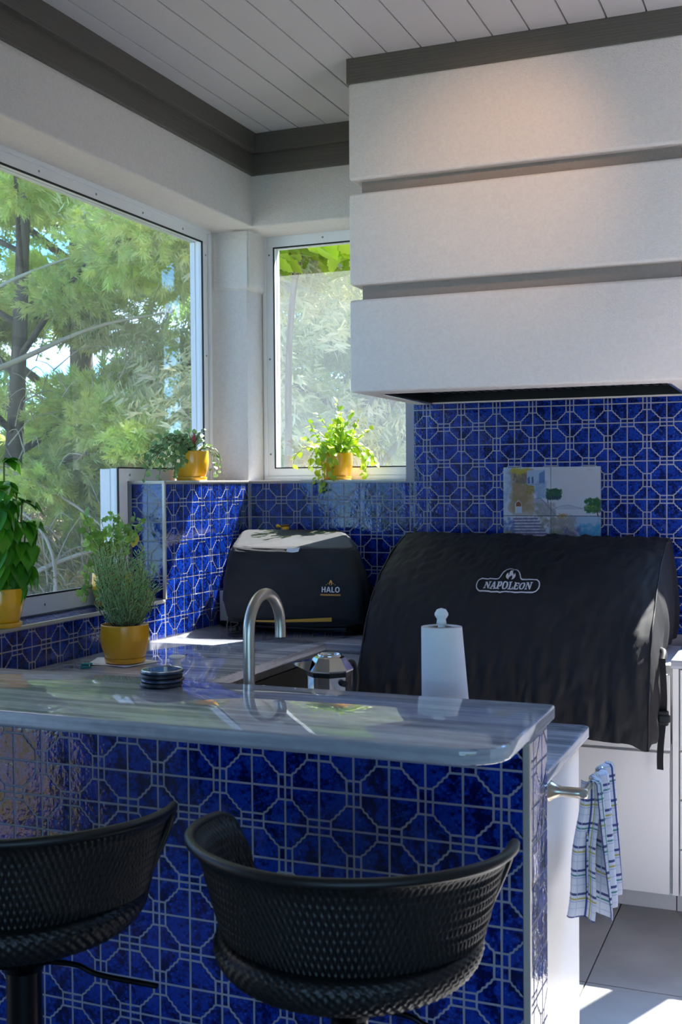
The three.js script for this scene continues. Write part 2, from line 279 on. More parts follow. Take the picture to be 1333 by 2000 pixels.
// corner post with coved sides and a thicker band at the top
{
  const post = structGroup('post_corner');
  const ring = (y, cv, e = 0) => { const o = []; const arc = (cx, cz, a0, a1, r) => { for (let k = 0; k <= 6; k++) { const a = a0 + (a1 - a0) * k / 6; o.push([cx + Math.cos(a) * r, y, cz + Math.sin(a) * r]); } };
    o.push([FR - 0.04, y, 0.068]); o.push([FR, y, 0.068]);
    for (let k = 0; k <= 8; k++) { const a = Math.PI + (Math.PI / 2) * -k / 8; o.push([FR + cv + Math.cos(a) * cv, y, cv * 0.95 - Math.sin(a) * cv * 0.95 + 0.0]); }
    arc(-0.004, -0.004, Math.PI / 2, 0, 0.004);
    const c2 = Math.min(0.016, cv * 0.25 + 0.004); for (let k = 0; k <= 8; k++) { const a = (Math.PI / 2) * k / 8; o.push([(1 - Math.cos(a)) * 0.0075, y, FR + c2 * 2 - Math.sin(a) * c2 * 2]); }
    o.push([0.0075, y, FR - 0.04]); o.push([WX, y, FR - 0.04]); return o.map((p) => [p[0] > -0.13 ? p[0] + (p[2] < -0.002 && p[2] > FR + 0.001 ? e : p[2] <= FR + 0.001 ? 0 : e * 0.7) : p[0], p[1], p[2] > -0.13 ? p[2] + (p[0] < -0.002 && p[0] > FR + 0.001 ? e : p[0] <= FR + 0.001 ? 0 : e * 0.7) : p[2]]); };
  const rings = [[SILL, 0.064, 0], [2.40, 0.064, 0], [2.403, 0.058, 0.006], [2.410, 0.036, 0.014], [2.422, 0.022, 0.019], [2.445, 0.018, 0.020], [2.70, 0.018, 0.020]].map(([y, c, e]) => ring(y, c, e).reverse());
  const g = toCreasedNormals(loft(rings, true, true), 0.7); struct('post_body', uvBox(g), M.stucco, post);
  struct('post_core', [box(WX, -0.01, 0, CEIL, WX, -0.01)], M.stucco, post);
}
// dark stepped boards under the ceiling
struct('trim_1', [box(0, 0.078, 2.888, CEIL, -0.02, 7.2, 0.003), box(0, 2.5, 2.888, CEIL, 0, 0.078, 0.003)], M.board);
struct('trim_2', [box(0, 0.105, 2.978, CEIL + 0.001, 0.0, 7.2, 0.003), box(0, 2.5, 2.978, CEIL + 0.001, 0.0, 0.105, 0.003)], M.board);
// right side: open above the patio, a beam on a corner post
struct('wall_right', [box(2.5, 2.7, 2.87, CEIL, -0.2, 1.72), box(2.5, 2.56, 0, CEIL, WX, -0.16), box(2.5, 2.7, 0, CEIL, 1.72, 3.3), box(2.7, 6.2, 0, CEIL, 3.1, 3.3), box(6.0, 6.2, 0, CEIL, 3.3, 7.2)], M.stucco);
struct('wall_rear', [box(-0.2, 6.2, 2.35, CEIL, 7.2, 7.4), box(-0.2, 1.9, 0, 2.35, 7.2, 7.4), box(5.8, 6.2, 0, 2.35, 7.2, 7.4)], M.stucco);
struct('wall_garden', box(4.5, 4.75, -0.1, 4.6, -7, 3.1), M.wallTan);

// tiles
const X = V3(1, 0, 0), Y = V3(0, 1, 0), Z = V3(0, 0, 1), nZ = V3(0, 0, -1);
const zOct = 0.6625 - H; // octagon line on the left wall
const F0 = -0.0015;
// back wall: octagon lines at x = 0.1627 + 2kH and y = SILL + 2kH
tileField(wallBack, V3(0.1627, SILL, F0), X, Y, [0.004 - 0.1627, 0.79 - 0.1627], [0.916 - SILL, 0.004], 11, (u, v) => v > -0.34 || u > 0.5);
tileField(wallBack, V3(0.1627, SILL, F0), X, Y, [0.79 - 0.1627, 2.06 - 0.1627], [0.916 - SILL, 0.345], 12, (u, v) => v > -0.26 && u < 1.87);
tileField(wallBack, V3(0.1627, SILL, F0), X, Y, [2.06 - 0.1627, 2.49 - 0.1627], [0.916 - SILL, 0.0], 13, () => false);
// left wall, seen from inside: u runs towards the back
tileField(wallLeft, V3(F0, SILL, zOct), nZ, Y, [zOct - 0.733, zOct - 0.004], [0.916 - SILL, 0.004], 14);
tileField(wallLeft, V3(F0, SILL, zOct), nZ, Y, [zOct - 2.3, zOct - 0.737], [0.916 - SILL, LEDGE - 0.012 - SILL], 15, (u) => u > zOct - 1.9);
// return beside the low ledge, and the top of the ledge
tileField(wallLeft, V3(0, SILL, 0.7355), X, Y, [-0.152, -0.006], [LEDGE - SILL, 0.004], 16);
tileField(wallLeft, V3(0, LEDGE - 0.0045, zOct), X, nZ, [-0.152, -0.006], [zOct - 2.3, zOct - 0.745], 17, (u, v) => v > zOct - 1.9);
struct('ledge_bed', [box(FR, -0.002, LEDGE - 0.013, LEDGE - 0.0045, 0.737, 2.75)], M.grout, wallLeft);
// metal strips along the tile edges
obj('edge_strip', [box(-0.009, 0.003, LEDGE - 0.011, LEDGE + 0.001, 0.737, 2.4, 0.002)], M.edgeTrim, wallLeft);
obj('edge_strip', [box(-0.009, 0.004, LEDGE, SILL + 0.012, 0.728, 0.740, 0.002)], M.edgeTrim, wallLeft);
obj('edge_strip', [box(-0.006, 0.004, SILL + 0.003, SILL + 0.012, 0.0, 0.737, 0.002)], M.edgeTrim, wallLeft);
obj('edge_strip', [box(FR, 0.004, SILL + 0.003, SILL + 0.012, 0.731, 0.741, 0.002)], M.edgeTrim, wallLeft);
obj('sill_top', [box(FR - 0.04, -0.003, SILL, SILL + 0.0105, 0.0, 0.735)], M.edgeTrim, wallLeft);
obj('edge_strip', [box(0.0, 0.757, SILL + 0.003, SILL + 0.012, -0.006, 0.004, 0.002)], M.edgeTrim, wallBack);
obj('sill_top', [box(-0.01, 0.757, SILL, SILL + 0.0105, FR - 0.04, -0.003)], M.edgeTrim, wallBack);

// windows: L-shaped one on the left, a tall one and its twin on the back wall, a glazed door further along
function rail(parent, b, name = 'frame_rail') { return obj(name, b, M.vinyl, parent); }
function screws(parent, list, axis) { list.forEach((p) => { const g = new THREE.SphereGeometry(0.005, 8, 5); g.scale(axis === 0 ? 0.4 : 1, 1, axis === 2 ? 0.4 : 1); obj('screw', at(g, ...p), M.screwMetal, parent); }); }
{
  const w = structGroup('window_1'), a = FR - 0.04, b = FR, t = 2.664, y0 = LEDGE + 0.002, y1 = SILL + 0.0115;
  rail(w, box(a, b, t - 0.056, t, 0.066, 2.75, 0.001)); rail(w, box(a, b, y1, t - 0.056, 0.066, 0.126, 0.001)); rail(w, box(a, b, y1, y1 + 0.05, 0.126, 0.758, 0.001)); rail(w, box(a, b, y0, y1 + 0.05, 0.758, 0.82, 0.001)); rail(w, box(a, b, y0, y0 + 0.064, 0.82, 2.69, 0.001)); rail(w, box(a, b, y0, t - 0.056, 2.69, 2.75, 0.001));
  rail(w, [box(b, b + 0.012, y1, t - 0.018, 0.066, 0.082, 0.002)], 'frame_bead'); rail(w, [box(b, b + 0.01, t - 0.018, t, 0.066, 2.75, 0.002)], 'frame_bead');
  const k = b - 0.006, k2 = b + 0.001; obj('gasket', [box(k, k2, t - 0.062, t - 0.056, 0.126, 2.69), box(k, k2, y1 + 0.05, t - 0.056, 0.126, 0.131), box(k, k2, y1 + 0.05, y1 + 0.055, 0.126, 0.82), box(k, k2, y0 + 0.064, y1 + 0.05, 0.82, 0.825), box(k, k2, y0 + 0.064, y0 + 0.07, 0.82, 2.69)], M.gasket, w);
  obj('glass_pane', [new THREE.PlaneGeometry(1.87, t - y0 - 0.12).rotateY(Math.PI / 2).translate(b - 0.02, (t + y0) / 2, 0.82 + 0.935), new THREE.PlaneGeometry(0.694, t - 0.056 - y1 - 0.05).rotateY(Math.PI / 2).translate(b - 0.02, (t + y1) / 2, 0.126 + 0.347)], M.glass, w);
  obj('insect_screen', [new THREE.PlaneGeometry(1.87, t - y0 - 0.12).rotateY(Math.PI / 2).translate(a - 0.004, (t + y0) / 2, 0.82 + 0.935), new THREE.PlaneGeometry(0.694, t - 0.056 - y1 - 0.05).rotateY(Math.PI / 2).translate(a - 0.004, (t + y1) / 2, 0.126 + 0.347)], M.screenFine, w);
  // white reveal of the outer wall
  obj('reveal', [box(WX - 0.004, a, t - 0.058, t + 0.012, 0.05, 2.75), box(WX - 0.004, a, SILL, t - 0.059, 0.05, 0.128), box(WX - 0.025, a, SILL, y1 + 0.048, 0.129, 0.739), box(WX - 0.025, a, LEDGE - 0.02, y1 + 0.048, 0.74, 0.822), box(WX - 0.004, a, LEDGE - 0.02, y0 + 0.062, 0.823, 2.75)], M.vinyl, w);
  screws(w, [[b, t - 0.036, 0.30], [b, t - 0.036, 0.62], [b, t - 0.036, 0.95], [b, t - 0.036, 1.3], [b, y0 + 0.03, 1.3], [b, y1 + 0.024, 0.74], [b, 2.1, 0.1], [b, 2.55, 0.1]], 0);
}
function backWindow(name, x0, x1, open) {
  const w = structGroup(name), a = FR - 0.04, b = FR, y0 = SILL + 0.0115, t = 2.664, f = 0.05, fr = 0.032;
  rail(w, box(x0, x1, t - 0.05, t, a, b, 0.001)); rail(w, box(x0, x0 + f, y0 + 0.056, t - 0.05, a, b, 0.001)); rail(w, box(x1 - fr, x1, y0 + 0.056, t - 0.05, a, b, 0.001)); rail(w, box(x0, x1, y0, y0 + 0.056, a, b, 0.001));
  rail(w, box(x0, x0 + 0.016, y0 + 0.02, t, b, b + 0.01, 0.002), 'frame_bead'); rail(w, box(x0, x1, y0, y0 + 0.02, b, b + 0.01, 0.002), 'frame_bead');
  const k = b - 0.006, k2 = b + 0.001; obj('gasket', [box(x0 + f, x1 - fr, t - 0.056, t - 0.05, k, k2), box(x0 + f, x0 + f + 0.005, y0 + 0.056, t - 0.05, k, k2), box(x1 - fr - 0.005, x1 - fr, y0 + 0.056, t - 0.05, k, k2), box(x0 + f, x1 - fr, y0 + 0.056, y0 + 0.061, k, k2)], M.gasket, w);
  obj('glass_pane', new THREE.PlaneGeometry(x1 - x0 - f - fr, t - y0 - 0.106).translate((x0 + f + x1 - fr) / 2, (t - 0.05 + y0 + 0.056) / 2, b - 0.02), M.glass, w);
  obj('reveal', [box(x0 - 0.02, x0 + f + 0.002, SILL, t, WX - 0.004, a), box(x1 - fr - 0.002, x1 + 0.02, SILL, t, WX - 0.004, a), box(x0 + f + 0.003, x1 - fr - 0.003, t - 0.052, t + 0.012, WX - 0.004, a), box(x0 + f + 0.003, x1 - fr - 0.003, SILL, y0 + 0.058, WX - 0.004, a)], M.vinyl, w);
  if (open) screws(w, [[x0 + 0.03, 2.58, b], [x0 + 0.03, 2.1, b], [x0 + 0.03, 1.66, b], [x0 + 0.3, 2.64, b], [x1 - 0.055, y0 + 0.016, b], [x1 - 0.03, y0 + 0.016, b]], 2);
  return w;
}
const win2 = backWindow('window_2', 0.008, 0.755, true);
obj('insect_screen', new THREE.PlaneGeometry(0.66, 0.89).translate(0.39, 1.6 + 0.445, WX + 0.008), M.screen, win2);
backWindow('window_3', 2.105, 2.45, false);
{ const w = structGroup('door_1'), a = -0.14, b = -0.08; rail(w, [box(a, b, 0.02, 2.66, 3.15, 3.25), box(a, b, 0.02, 2.66, 3.8, 3.9), box(a, b, 2.58, 2.66, 3.25, 3.8), box(a, b, 0.02, 0.12, 3.25, 3.8)], 'door_frame'); obj('glass_pane', new THREE.PlaneGeometry(0.55, 2.46).rotateY(Math.PI / 2).translate(-0.11, 1.35, 3.525), M.glass, w); }

// ---------------------------------------------------------------- bar half-wall
const bar = structGroup('wall_bar');
struct('wall_core', box(0, BX - 0.0015, 0, 1.026, 2.369, BZ - 0.0015), M.grout, bar);
const barX = 8.8686 * H, barY = SILL - 8.2959 * H;
tileField(bar, V3(barX, barY, BZ - 0.0015), X, Y, [0.004 - barX, BX - 0.010 - barX], [0.004 - barY, 1.024 - barY], 21, (u, v) => u + barX > 0.58 && v + barY > 0.40);
tileField(bar, V3(BX - 0.0015, barY, BZ - 0.19), nZ, Y, [-0.183, -0.026], [0.004 - barY, 1.024 - barY], 22);
obj('edge_strip', [box(BX - 0.012, BX + 0.002, 0, 1.025, BZ - 0.012, BZ + 0.002, 0.002)], M.edgeTrim, bar);

// ---------------------------------------------------------------- worktops
{
  const s = new THREE.Shape(); const r = 0.085, x1 = BX, z0 = 2.285, z1 = 2.747; s.moveTo(0.004, -z0); s.lineTo(0.004, -z1); s.lineTo(x1 - r, -z1); s.absarc(x1 - r, -(z1 - r), r, -Math.PI / 2, 0, false); s.lineTo(x1, -z0 - 0.012); s.absarc(x1 - 0.012, -(z0 + 0.012), 0.012, 0, Math.PI / 2, false); s.closePath();
  tag(obj('raised_countertop', slab(s, 1.025, 1.055, 0.005), M.marble), 'polished grey streaked stone bar top above the blue tiled half-wall', 'countertop');
  const u = new THREE.Shape([[0.004, 0.004], [0.84, 0.004], [0.84, 0.645], [0.648, 0.645], [0.648, 1.80], [1.845, 1.80], [1.857, 1.812], [1.857, 2.367], [0.004, 2.367]].map((p) => new THREE.Vector2(p[0], -p[1])));
  tag(obj('kitchen_worktop', slab(u, 0.884, 0.914, 0.004, [[[0.72, 1.885], [0.72, 2.165], [1.10, 2.165], [1.10, 1.885]]]), M.marble), 'low U-shaped grey streaked stone worktop with faucet, griddle and plants on it', 'countertop');
  tag(obj('side_worktop', slab([[1.925, 0.004], [2.495, 0.004], [2.495, 0.645], [1.925, 0.645]], 0.884, 0.914, 0.004), M.marble), 'sunlit grey stone worktop to the right of the covered grill', 'countertop');
  const sk = thing('sink', 'steel sink basin let into the worktop below the faucet', 'sink', [0.91, 0.72, 2.025]);
  const wall = (x0, x1, z0, z1, y0 = 0, y1 = 0.164) => box(x0, x1, y0, y1, z0, z1, 0.004); obj('basin', [wall(-0.195, -0.188, -0.145, 0.145), wall(0.188, 0.195, -0.145, 0.145), wall(-0.188, 0.188, -0.145, -0.138), wall(-0.188, 0.188, 0.138, 0.145), wall(-0.188, 0.188, -0.138, 0.138, 0, 0.006)], M.brushed, sk); obj('drain', at(lathe([[0.002, 0], [0.035, 0], [0.04, 0.004], [0.002, 0.005]], 20), 0, 0.006, 0), M.steel, sk);
}

// ---------------------------------------------------------------- cabinets
function drawerFront(parent, x0, x1, y0, y1, z, handle, name = 'drawer') { const d = obj(name, box(x0, x1, y0, y1, z - 0.02, z, 0.002), M.cabinet, parent); return d; }
{
  const g = thing('grill_cabinet', 'white cabinet with one wide door below the covered grill', 'cabinet');
  obj('carcass', [box(0.86, 1.926, 0.1, 0.62, 0.05, 0.615), box(0.86, 1.926, 0.62, 0.88, 0.05, 0.55)], M.cabinet, g); obj('toe_kick', box(0.86, 1.926, 0, 0.1, 0.05, 0.49), M.cabinet, g);
  drawerFront(g, 0.875, 1.920, 0.105, 0.592, 0.64, true, 'door'); obj('front_panel', box(0.875, 1.922, 0.60, 0.86, 0.615, 0.636, 0.002), M.cabinet, g);
  const d = thing('drawer_cabinet', 'white drawer cabinet under the sunlit worktop right of the grill', 'cabinet'); obj('carcass', box(1.93, 2.495, 0.1, 0.884, 0.02, 0.615), M.cabinet, d); obj('toe_kick', box(1.93, 2.495, 0, 0.1, 0.02, 0.49), M.cabinet, d); obj('filler_strip', box(1.93, 1.95, 0.105, 0.884, 0.615, 0.64, 0.001), M.cabinet, d);
  for (const [a, b] of [[0.105, 0.262], [0.268, 0.432], [0.438, 0.60], [0.606, 0.88]]) drawerFront(d, 1.955, 2.49, a, b, 0.64, true);
  const c = thing('corner_cabinet', 'white cabinet front below the back worktop beside the grill', 'cabinet'); obj('carcass', [box(0.02, 0.85, 0.1, 0.884, 0.02, 0.60)], M.cabinet, c); obj('toe_kick', box(0.02, 0.85, 0, 0.1, 0.02, 0.49), M.cabinet, c); obj('door', box(0.625, 0.85, 0.105, 0.872, 0.60, 0.62, 0.002), M.cabinet, c);
  const f = thing('base_cabinet', 'dark grey cabinet front under the left worktop, seen behind the faucet', 'cabinet'); obj('body', box(0.03, 0.60, 0.02, 0.884, 0.66, 1.84), M.cabinetDark, f); obj('door', box(0.60, 0.632, 0.1, 0.85, 0.68, 1.82, 0.003), M.cabinetDark, f); obj('top_rail', box(0.60, 0.628, 0.853, 0.882, 0.66, 1.84, 0.002), M.brushed, f);
  const b = thing('bar_cabinet', 'white cabinet with plain end panel behind the tiled bar', 'cabinet'); obj('carcass', [box(0.66, 0.70, 0.1, 0.884, 1.90, 2.36), box(1.12, 1.815, 0.1, 0.884, 1.90, 2.36), box(0.70, 1.12, 0.1, 0.70, 1.90, 2.36)], M.cabinet, b); obj('toe_kick', box(0.66, 1.815, 0, 0.1, 1.95, 2.36), M.cabinet, b); obj('end_panel', box(1.82, 1.842, 0, 0.884, 1.865, 2.366, 0.002), M.cabinet, b); obj('door', box(0.67, 1.23, 0.105, 0.872, 1.865, 1.895, 0.002), M.cabinet, b); obj('door', box(1.235, 1.815, 0.105, 0.872, 1.865, 1.895, 0.002), M.cabinet, b);
}

// ---------------------------------------------------------------- range hood
// a block with soft edges and an open pocket in its underside
function hoodShell(x0, x1, y0, y1, z0, z1, side, front, rear) {
  const R = 0.012, outline = (d) => { const o = [], c = (cx, cz, a) => { for (let k = 0; k <= 4; k++) { const t = a + (Math.PI / 2) * k / 4; o.push([cx + Math.cos(t) * (R - d > 0 ? R - d : 0.0005), cz + Math.sin(t) * (R - d > 0 ? R - d : 0.0005)]); } }; const e = Math.max(R, d + 0.0005); c(x1 - e, z1 - e, 0); c(x0 + e, z1 - e, Math.PI / 2); c(x0 + e, z0 + e, Math.PI); c(x1 - e, z0 + e, Math.PI * 1.5); return o; };
  const inner = () => { const o = [], c = (cx, cz) => { for (let k = 0; k <= 4; k++) o.push([cx, cz]); }; c(x1 - side, z1 - front); c(x0 + side, z1 - front); c(x0 + side, z0 + rear); c(x1 - side, z0 + rear); return o; };
  const lift = (r, y) => r.map((p) => [p[0], y, p[1]]); const rings = [lift(inner(), y0 + 0.09), lift(inner(), y0)];
  for (let k = 0; k <= 4; k++) { const a = (Math.PI / 2) * k / 4; rings.push(lift(outline(R * (1 - Math.sin(a))), y0 + R * (1 - Math.cos(a)))); }
  for (let k = 0; k <= 4; k++) { const a = (Math.PI / 2) * k / 4; rings.push(lift(outline(R * (1 - Math.cos(a))), y1 - R * (1 - Math.sin(a)))); }
  return uvBox(toCreasedNormals(loft(rings.map((r) => r.slice().reverse()), true, true), 0.7));
}
{
  const h = thing('range_hood', 'large cream stucco range hood in three stacked blocks up to the ceiling', 'range hood');
  const x0 = 0.803, x1 = 2.005, zf = 0.76, R = 0.012, back = -0.003; const block = (y0, y1) => box(x0, x1, y0, y1, back, zf, R);
  // lowest block is open below: a rim round a cavity
  obj('lower_block', [hoodShell(x0, x1, 1.853, 2.19, 0.004, zf, 0.083, 0.122, 0.046)], M.hood, h);
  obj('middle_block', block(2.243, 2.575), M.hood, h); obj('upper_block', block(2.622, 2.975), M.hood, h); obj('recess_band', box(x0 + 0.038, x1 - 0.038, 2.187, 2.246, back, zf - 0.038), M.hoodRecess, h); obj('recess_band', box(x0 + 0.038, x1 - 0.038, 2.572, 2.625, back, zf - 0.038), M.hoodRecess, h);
  obj('crown_board', box(x0 - 0.004, x1 + 0.004, 2.97, CEIL + 0.001, back, zf + 0.006, 0.002), M.board, h);
  const ca = x0 + 0.083, cb = x1 - 0.083, za = 0.05, zb = zf - 0.122;
  obj('cavity_liner', [box(ca, ca + 0.006, 1.858, 1.932, za, zb), box(cb - 0.006, cb, 1.858, 1.932, za, zb), box(ca, cb, 1.858, 1.932, zb - 0.006, zb), box(ca, cb, 1.858, 1.932, za, za + 0.006), box(ca, cb, 1.925, 1.932, za, zb)], M.liner, h);
  obj('liner_lip', box(ca - 0.004, ca + 0.008, 1.850, 1.856, za, zb, 0.002), M.steel, h); obj('liner_lip', box(cb - 0.008, cb + 0.004, 1.850, 1.856, za, zb, 0.002), M.steel, h);
  for (let k = 0; k < 3; k++) { const fx0 = ca + 0.03 + k * 0.333, f = obj('baffle_filter', box(fx0, fx0 + 0.325, 1.901, 1.908, za + 0.04, zb - 0.04), M.liner, h); for (let q = 0; q < 9; q++) { const bx = fx0 + 0.012 + q * 0.035; obj('baffle', box(bx, bx + 0.02, 1.888, 1.9, za + 0.06, zb - 0.06, 0.004), M.liner, f); } obj('filter_pull', tube([[fx0 + 0.15, 1.895, zb - 0.1], [fx0 + 0.15, 1.872, zb - 0.1], [fx0 + 0.175, 1.872, zb - 0.1], [fx0 + 0.175, 1.895, zb - 0.1]], 0.003, 12, 6), M.steel, f); }
}

// ---------------------------------------------------------------- ceiling spotlight aimed at the hood
{
  const f = thing('ceiling_spotlight', 'small white ceiling spotlight aimed at the stucco range hood', 'spotlight', [1.62, CEIL, 1.75]); obj('plate', lathe([[0.001, -0.018], [0.045, -0.018], [0.05, -0.012], [0.05, 0.0], [0.001, 0.0]], 28), M.white, f);
  const lens = obj('lamp_lens', lathe([[0.001, -0.021], [0.028, -0.021], [0.03, -0.018]], 24), S({ color: '#ffffff', emissive: new THREE.Color(1.0, 0.75, 0.5), emissiveIntensity: 4 }), f); void lens;
  const l = new THREE.SpotLight(new THREE.Color().setRGB(1.0, 0.58, 0.32), 1.9, 0, 0.5, 1, 2); l.name = 'hood_spot'; l.position.set(1.62, CEIL - 0.03, 1.75); l.target.position.set(1.36, 2.56, 0.76); l.castShadow = true; l.shadow.radius = 1.5; scene.add(l, l.target);
}

// ---------------------------------------------------------------- covered grill
// smooth curve through side-view points (z, y)
function profileCurve(pts) { return new THREE.CatmullRomCurve3(pts.map((p) => V3(0, p[1], p[0])), false, 'centripetal'); }
const n3 = (x, y, z, s) => fbm(x * 0.25 + 0.13 * s, y * 0.25 + z * 0.17 + 0.31 * s, 16, 16, 3, 111 + s) - 0.5;
{
  const g = thing('grill', 'large built-in grill under a black fabric cover with white lettering', 'grill');
  obj('body', [box(0.90, 1.82, 0.93, 1.10, 0.12, 0.50, 0.02), box(0.95, 1.77, 0.885, 0.95, 0.12, 0.60, 0.02)], M.cabinetDark, g);
  const prof = profileCurve([[0.06, 1.02], [0.07, 1.18], [0.085, 1.275], [0.13, 1.312], [0.21, 1.314], [0.33, 1.275], [0.45, 1.216], [0.545, 1.155], [0.615, 1.085], [0.672, 1.005], [0.712, 0.93], [0.742, 0.85], [0.762, 0.76], [0.772, 0.70], [0.778, 0.655]]);
  const N = 64, xl = 0.825, xr = 1.868, pts = prof.getSpacedPoints(N);
  const front = (u, v) => { // u across, v from the back down to the front hem
    const q = pts[Math.min(N, Math.round(v * N))], t = pts[Math.min(N, Math.round(v * N) + 1)].clone().sub(pts[Math.max(0, Math.round(v * N) - 1)]).normalize(); const ny = t.z, nz = -t.y; const x = xl + (xr - xl) * u;
    const edge = Math.min(u, 1 - u); const low = sstep(0.62, 0.95, v);
    let d = 0.014 * n3(u * 9, v * 26, 0, 1) + 0.010 * n3(u * 22, v * 10, 0, 2) + 0.026 * low * n3(u * 16, v * 2.5, 1, 3) - 0.006 * sstep(0.05, 0, edge);
    d += 0.006 * Math.sin(v * 52 + u * 4 + 9 * n3(u * 6, v * 9, 0, 4)) * (0.4 + u) * sstep(0.5, 0.3, v) * sstep(0.18, 0.24, v);
    d += 0.020 * sstep(0.60, 0.75, v) * sstep(0.98, 0.80, v) * sstep(0.86, 0.97, u) * Math.sin((v - 0.6) * 9);
    const hemDrop = v > 0.999 ? -0.004 * Math.sin(u * 23) - 0.028 * Math.exp(-(((u - 0.995) / 0.035) ** 2)) + 0.012 * sstep(0.0, 0.3, 0.3 - u) : 0;
    const sag = -0.016 * u * sstep(0.5, 0.15, v); const flare = low * (u > 0.9 ? (u - 0.9) * 0.02 : 0);
    return [x + flare + 0.0 * d, q.y + ny * d + sag + hemDrop, q.z + nz * d + 0.05 * Math.max(0, u - 0.3) * low];
  };
  obj('cover', sheet(110, N, front), M.cover, g);
  // the gathered right side and the plain left side, pulled in below by a strap
  const side = (right) => sheet(44, 34, (u, v) => { // u back to front, v top to bottom; hangs to the worktop behind and below the hem in front
    const kTop = Math.round(u * N * 0.999), a = front(right ? 1 : 0, kTop / N), bot = Math.min(a[1], 0.925 - 0.275 * sstep(0.55, 0.69, a[2])), k = v, y = a[1] + (bot - a[1]) * k;
    const room = sstep(0.0, 0.10, a[1] - bot), bulge = Math.sin(Math.min(1, k * 0.9 + 0.02) * Math.PI * 0.86) * room; const fold = 0.010 * Math.sin(a[2] * 38 + k * 2.2) * k * room;
    return [a[0] + (right ? 1 : -1) * (0.030 * bulge + fold * bulge), y, a[2] - 0.035 * k * room * sstep(0.5, 0.8, a[2])];
  });
  obj('cover_side', side(true), M.cover, g); obj('cover_side', side(false), M.cover, g);
  const seam = (u, out) => new THREE.TubeGeometry(new THREE.CatmullRomCurve3(Array.from({ length: 30 }, (_, k) => { const p = front(u, k / 29); return V3(p[0] + out, p[1] + 0.001, p[2] + 0.001); })), 60, 0.0035, 6); obj('seam', seam(1, 0.001), M.strap, g); obj('seam', seam(0, -0.001), M.strap, g);
  const s = obj('strap', [sheet(2, 24, (u, v) => [1.903 + 0.022 * (u - 0.5) + 0.006 * Math.sin(v * 5), 0.925 - v * 0.375, 0.70 + 0.008 * Math.sin(v * 9) + 0.004 * u]), tube([[1.885, 0.945, 0.62], [1.905, 0.94, 0.66], [1.904, 0.91, 0.70]], 0.010, 10, 8)], M.strap, g);
  obj('buckle', [box(1.885, 1.925, 0.70, 0.752, 0.696, 0.716, 0.006), box(1.892, 1.932, 0.712, 0.738, 0.70, 0.722, 0.006)], M.black, s);
  obj('corner_tab', tube([[0.845, 1.295, 0.11], [0.835, 1.33, 0.13], [0.85, 1.318, 0.16], [0.86, 1.30, 0.18]], 0.007, 12, 6), M.strap, g);
  // printed badge: white outline, flame and lettering on the cloth
  const c = document.createElement('canvas'); c.width = 1024; c.height = 384; const k = c.getContext('2d'); k.clearRect(0, 0, 1024, 384); k.strokeStyle = '#fff'; k.fillStyle = '#fff'; k.lineWidth = 17; k.lineJoin = 'round';
  k.beginPath(); k.moveTo(110, 350); k.arc(100, 262, 86, Math.PI * 0.5, Math.PI * 1.5); k.lineTo(318, 176); k.quadraticCurveTo(345, 172, 362, 140); k.quadraticCurveTo(410, 18, 520, 18); k.quadraticCurveTo(630, 18, 678, 140); k.quadraticCurveTo(695, 172, 722, 176); k.lineTo(924, 176); k.arc(924, 262, 86, -Math.PI / 2, Math.PI / 2); k.closePath(); k.stroke();
  k.beginPath(); k.moveTo(500, 180); k.bezierCurveTo(440, 178, 430, 110, 470, 80); k.bezierCurveTo(468, 105, 480, 112, 490, 108); k.bezierCurveTo(478, 78, 500, 52, 540, 40); k.bezierCurveTo(528, 66, 545, 90, 562, 105); k.bezierCurveTo(572, 100, 572, 88, 566, 76); k.bezierCurveTo(610, 110, 600, 178, 540, 182); k.bezierCurveTo(560, 150, 545, 128, 528, 112); k.bezierCurveTo(510, 135, 488, 150, 500, 180); k.fill();
  k.font = 'bold 128px serif'; k.textAlign = 'left'; k.textBaseline = 'alphabetic'; k.save(); k.transform(1, 0, -0.12, 1, 0, 0); const word = 'NAPOLEON'; k.lineWidth = 5; const widths = [...word].map((q) => k.measureText(q).width), total = widths.reduce((a, b) => a + b, 0); k.translate(168, 312); k.scale(760 / total, 1); let xx = 0; [...word].forEach((q, i) => { k.fillText(q, xx, 0); k.strokeText(q, xx, 0); xx += widths[i]; }); k.restore();
  const t = new THREE.CanvasTexture(c); t.colorSpace = THREE.SRGBColorSpace; const u0 = (1.219 - xl) / (xr - xl), u1 = (1.459 - xl) / (xr - xl); const yv = (y) => { let b = 0; for (let i = 25; i <= N; i++) { if (pts[i].y > y) b = i; } return b / N + (pts[b].y - y) / (pts[b].y - pts[b + 1].y) / N; };
  const fr = (u, v) => { const i = Math.floor(v * N), f = v * N - i, a = front(u, i / N), b = front(u, Math.min(1, (i + 1) / N)); return a.map((q, w) => q + (b[w] - q) * f); };
  const va = yv(1.200), vb = yv(1.112); obj('logo_print', sheet(40, 20, (u, v) => { const p = fr(u0 + (u1 - u0) * u, vb + (va - vb) * v); return [p[0], p[1] + 0.0022, p[2] + 0.0022]; }), S({ map: t, color: '#c9cad2', transparent: true, alphaTest: 0.5, roughness: 0.7 }), g);
}

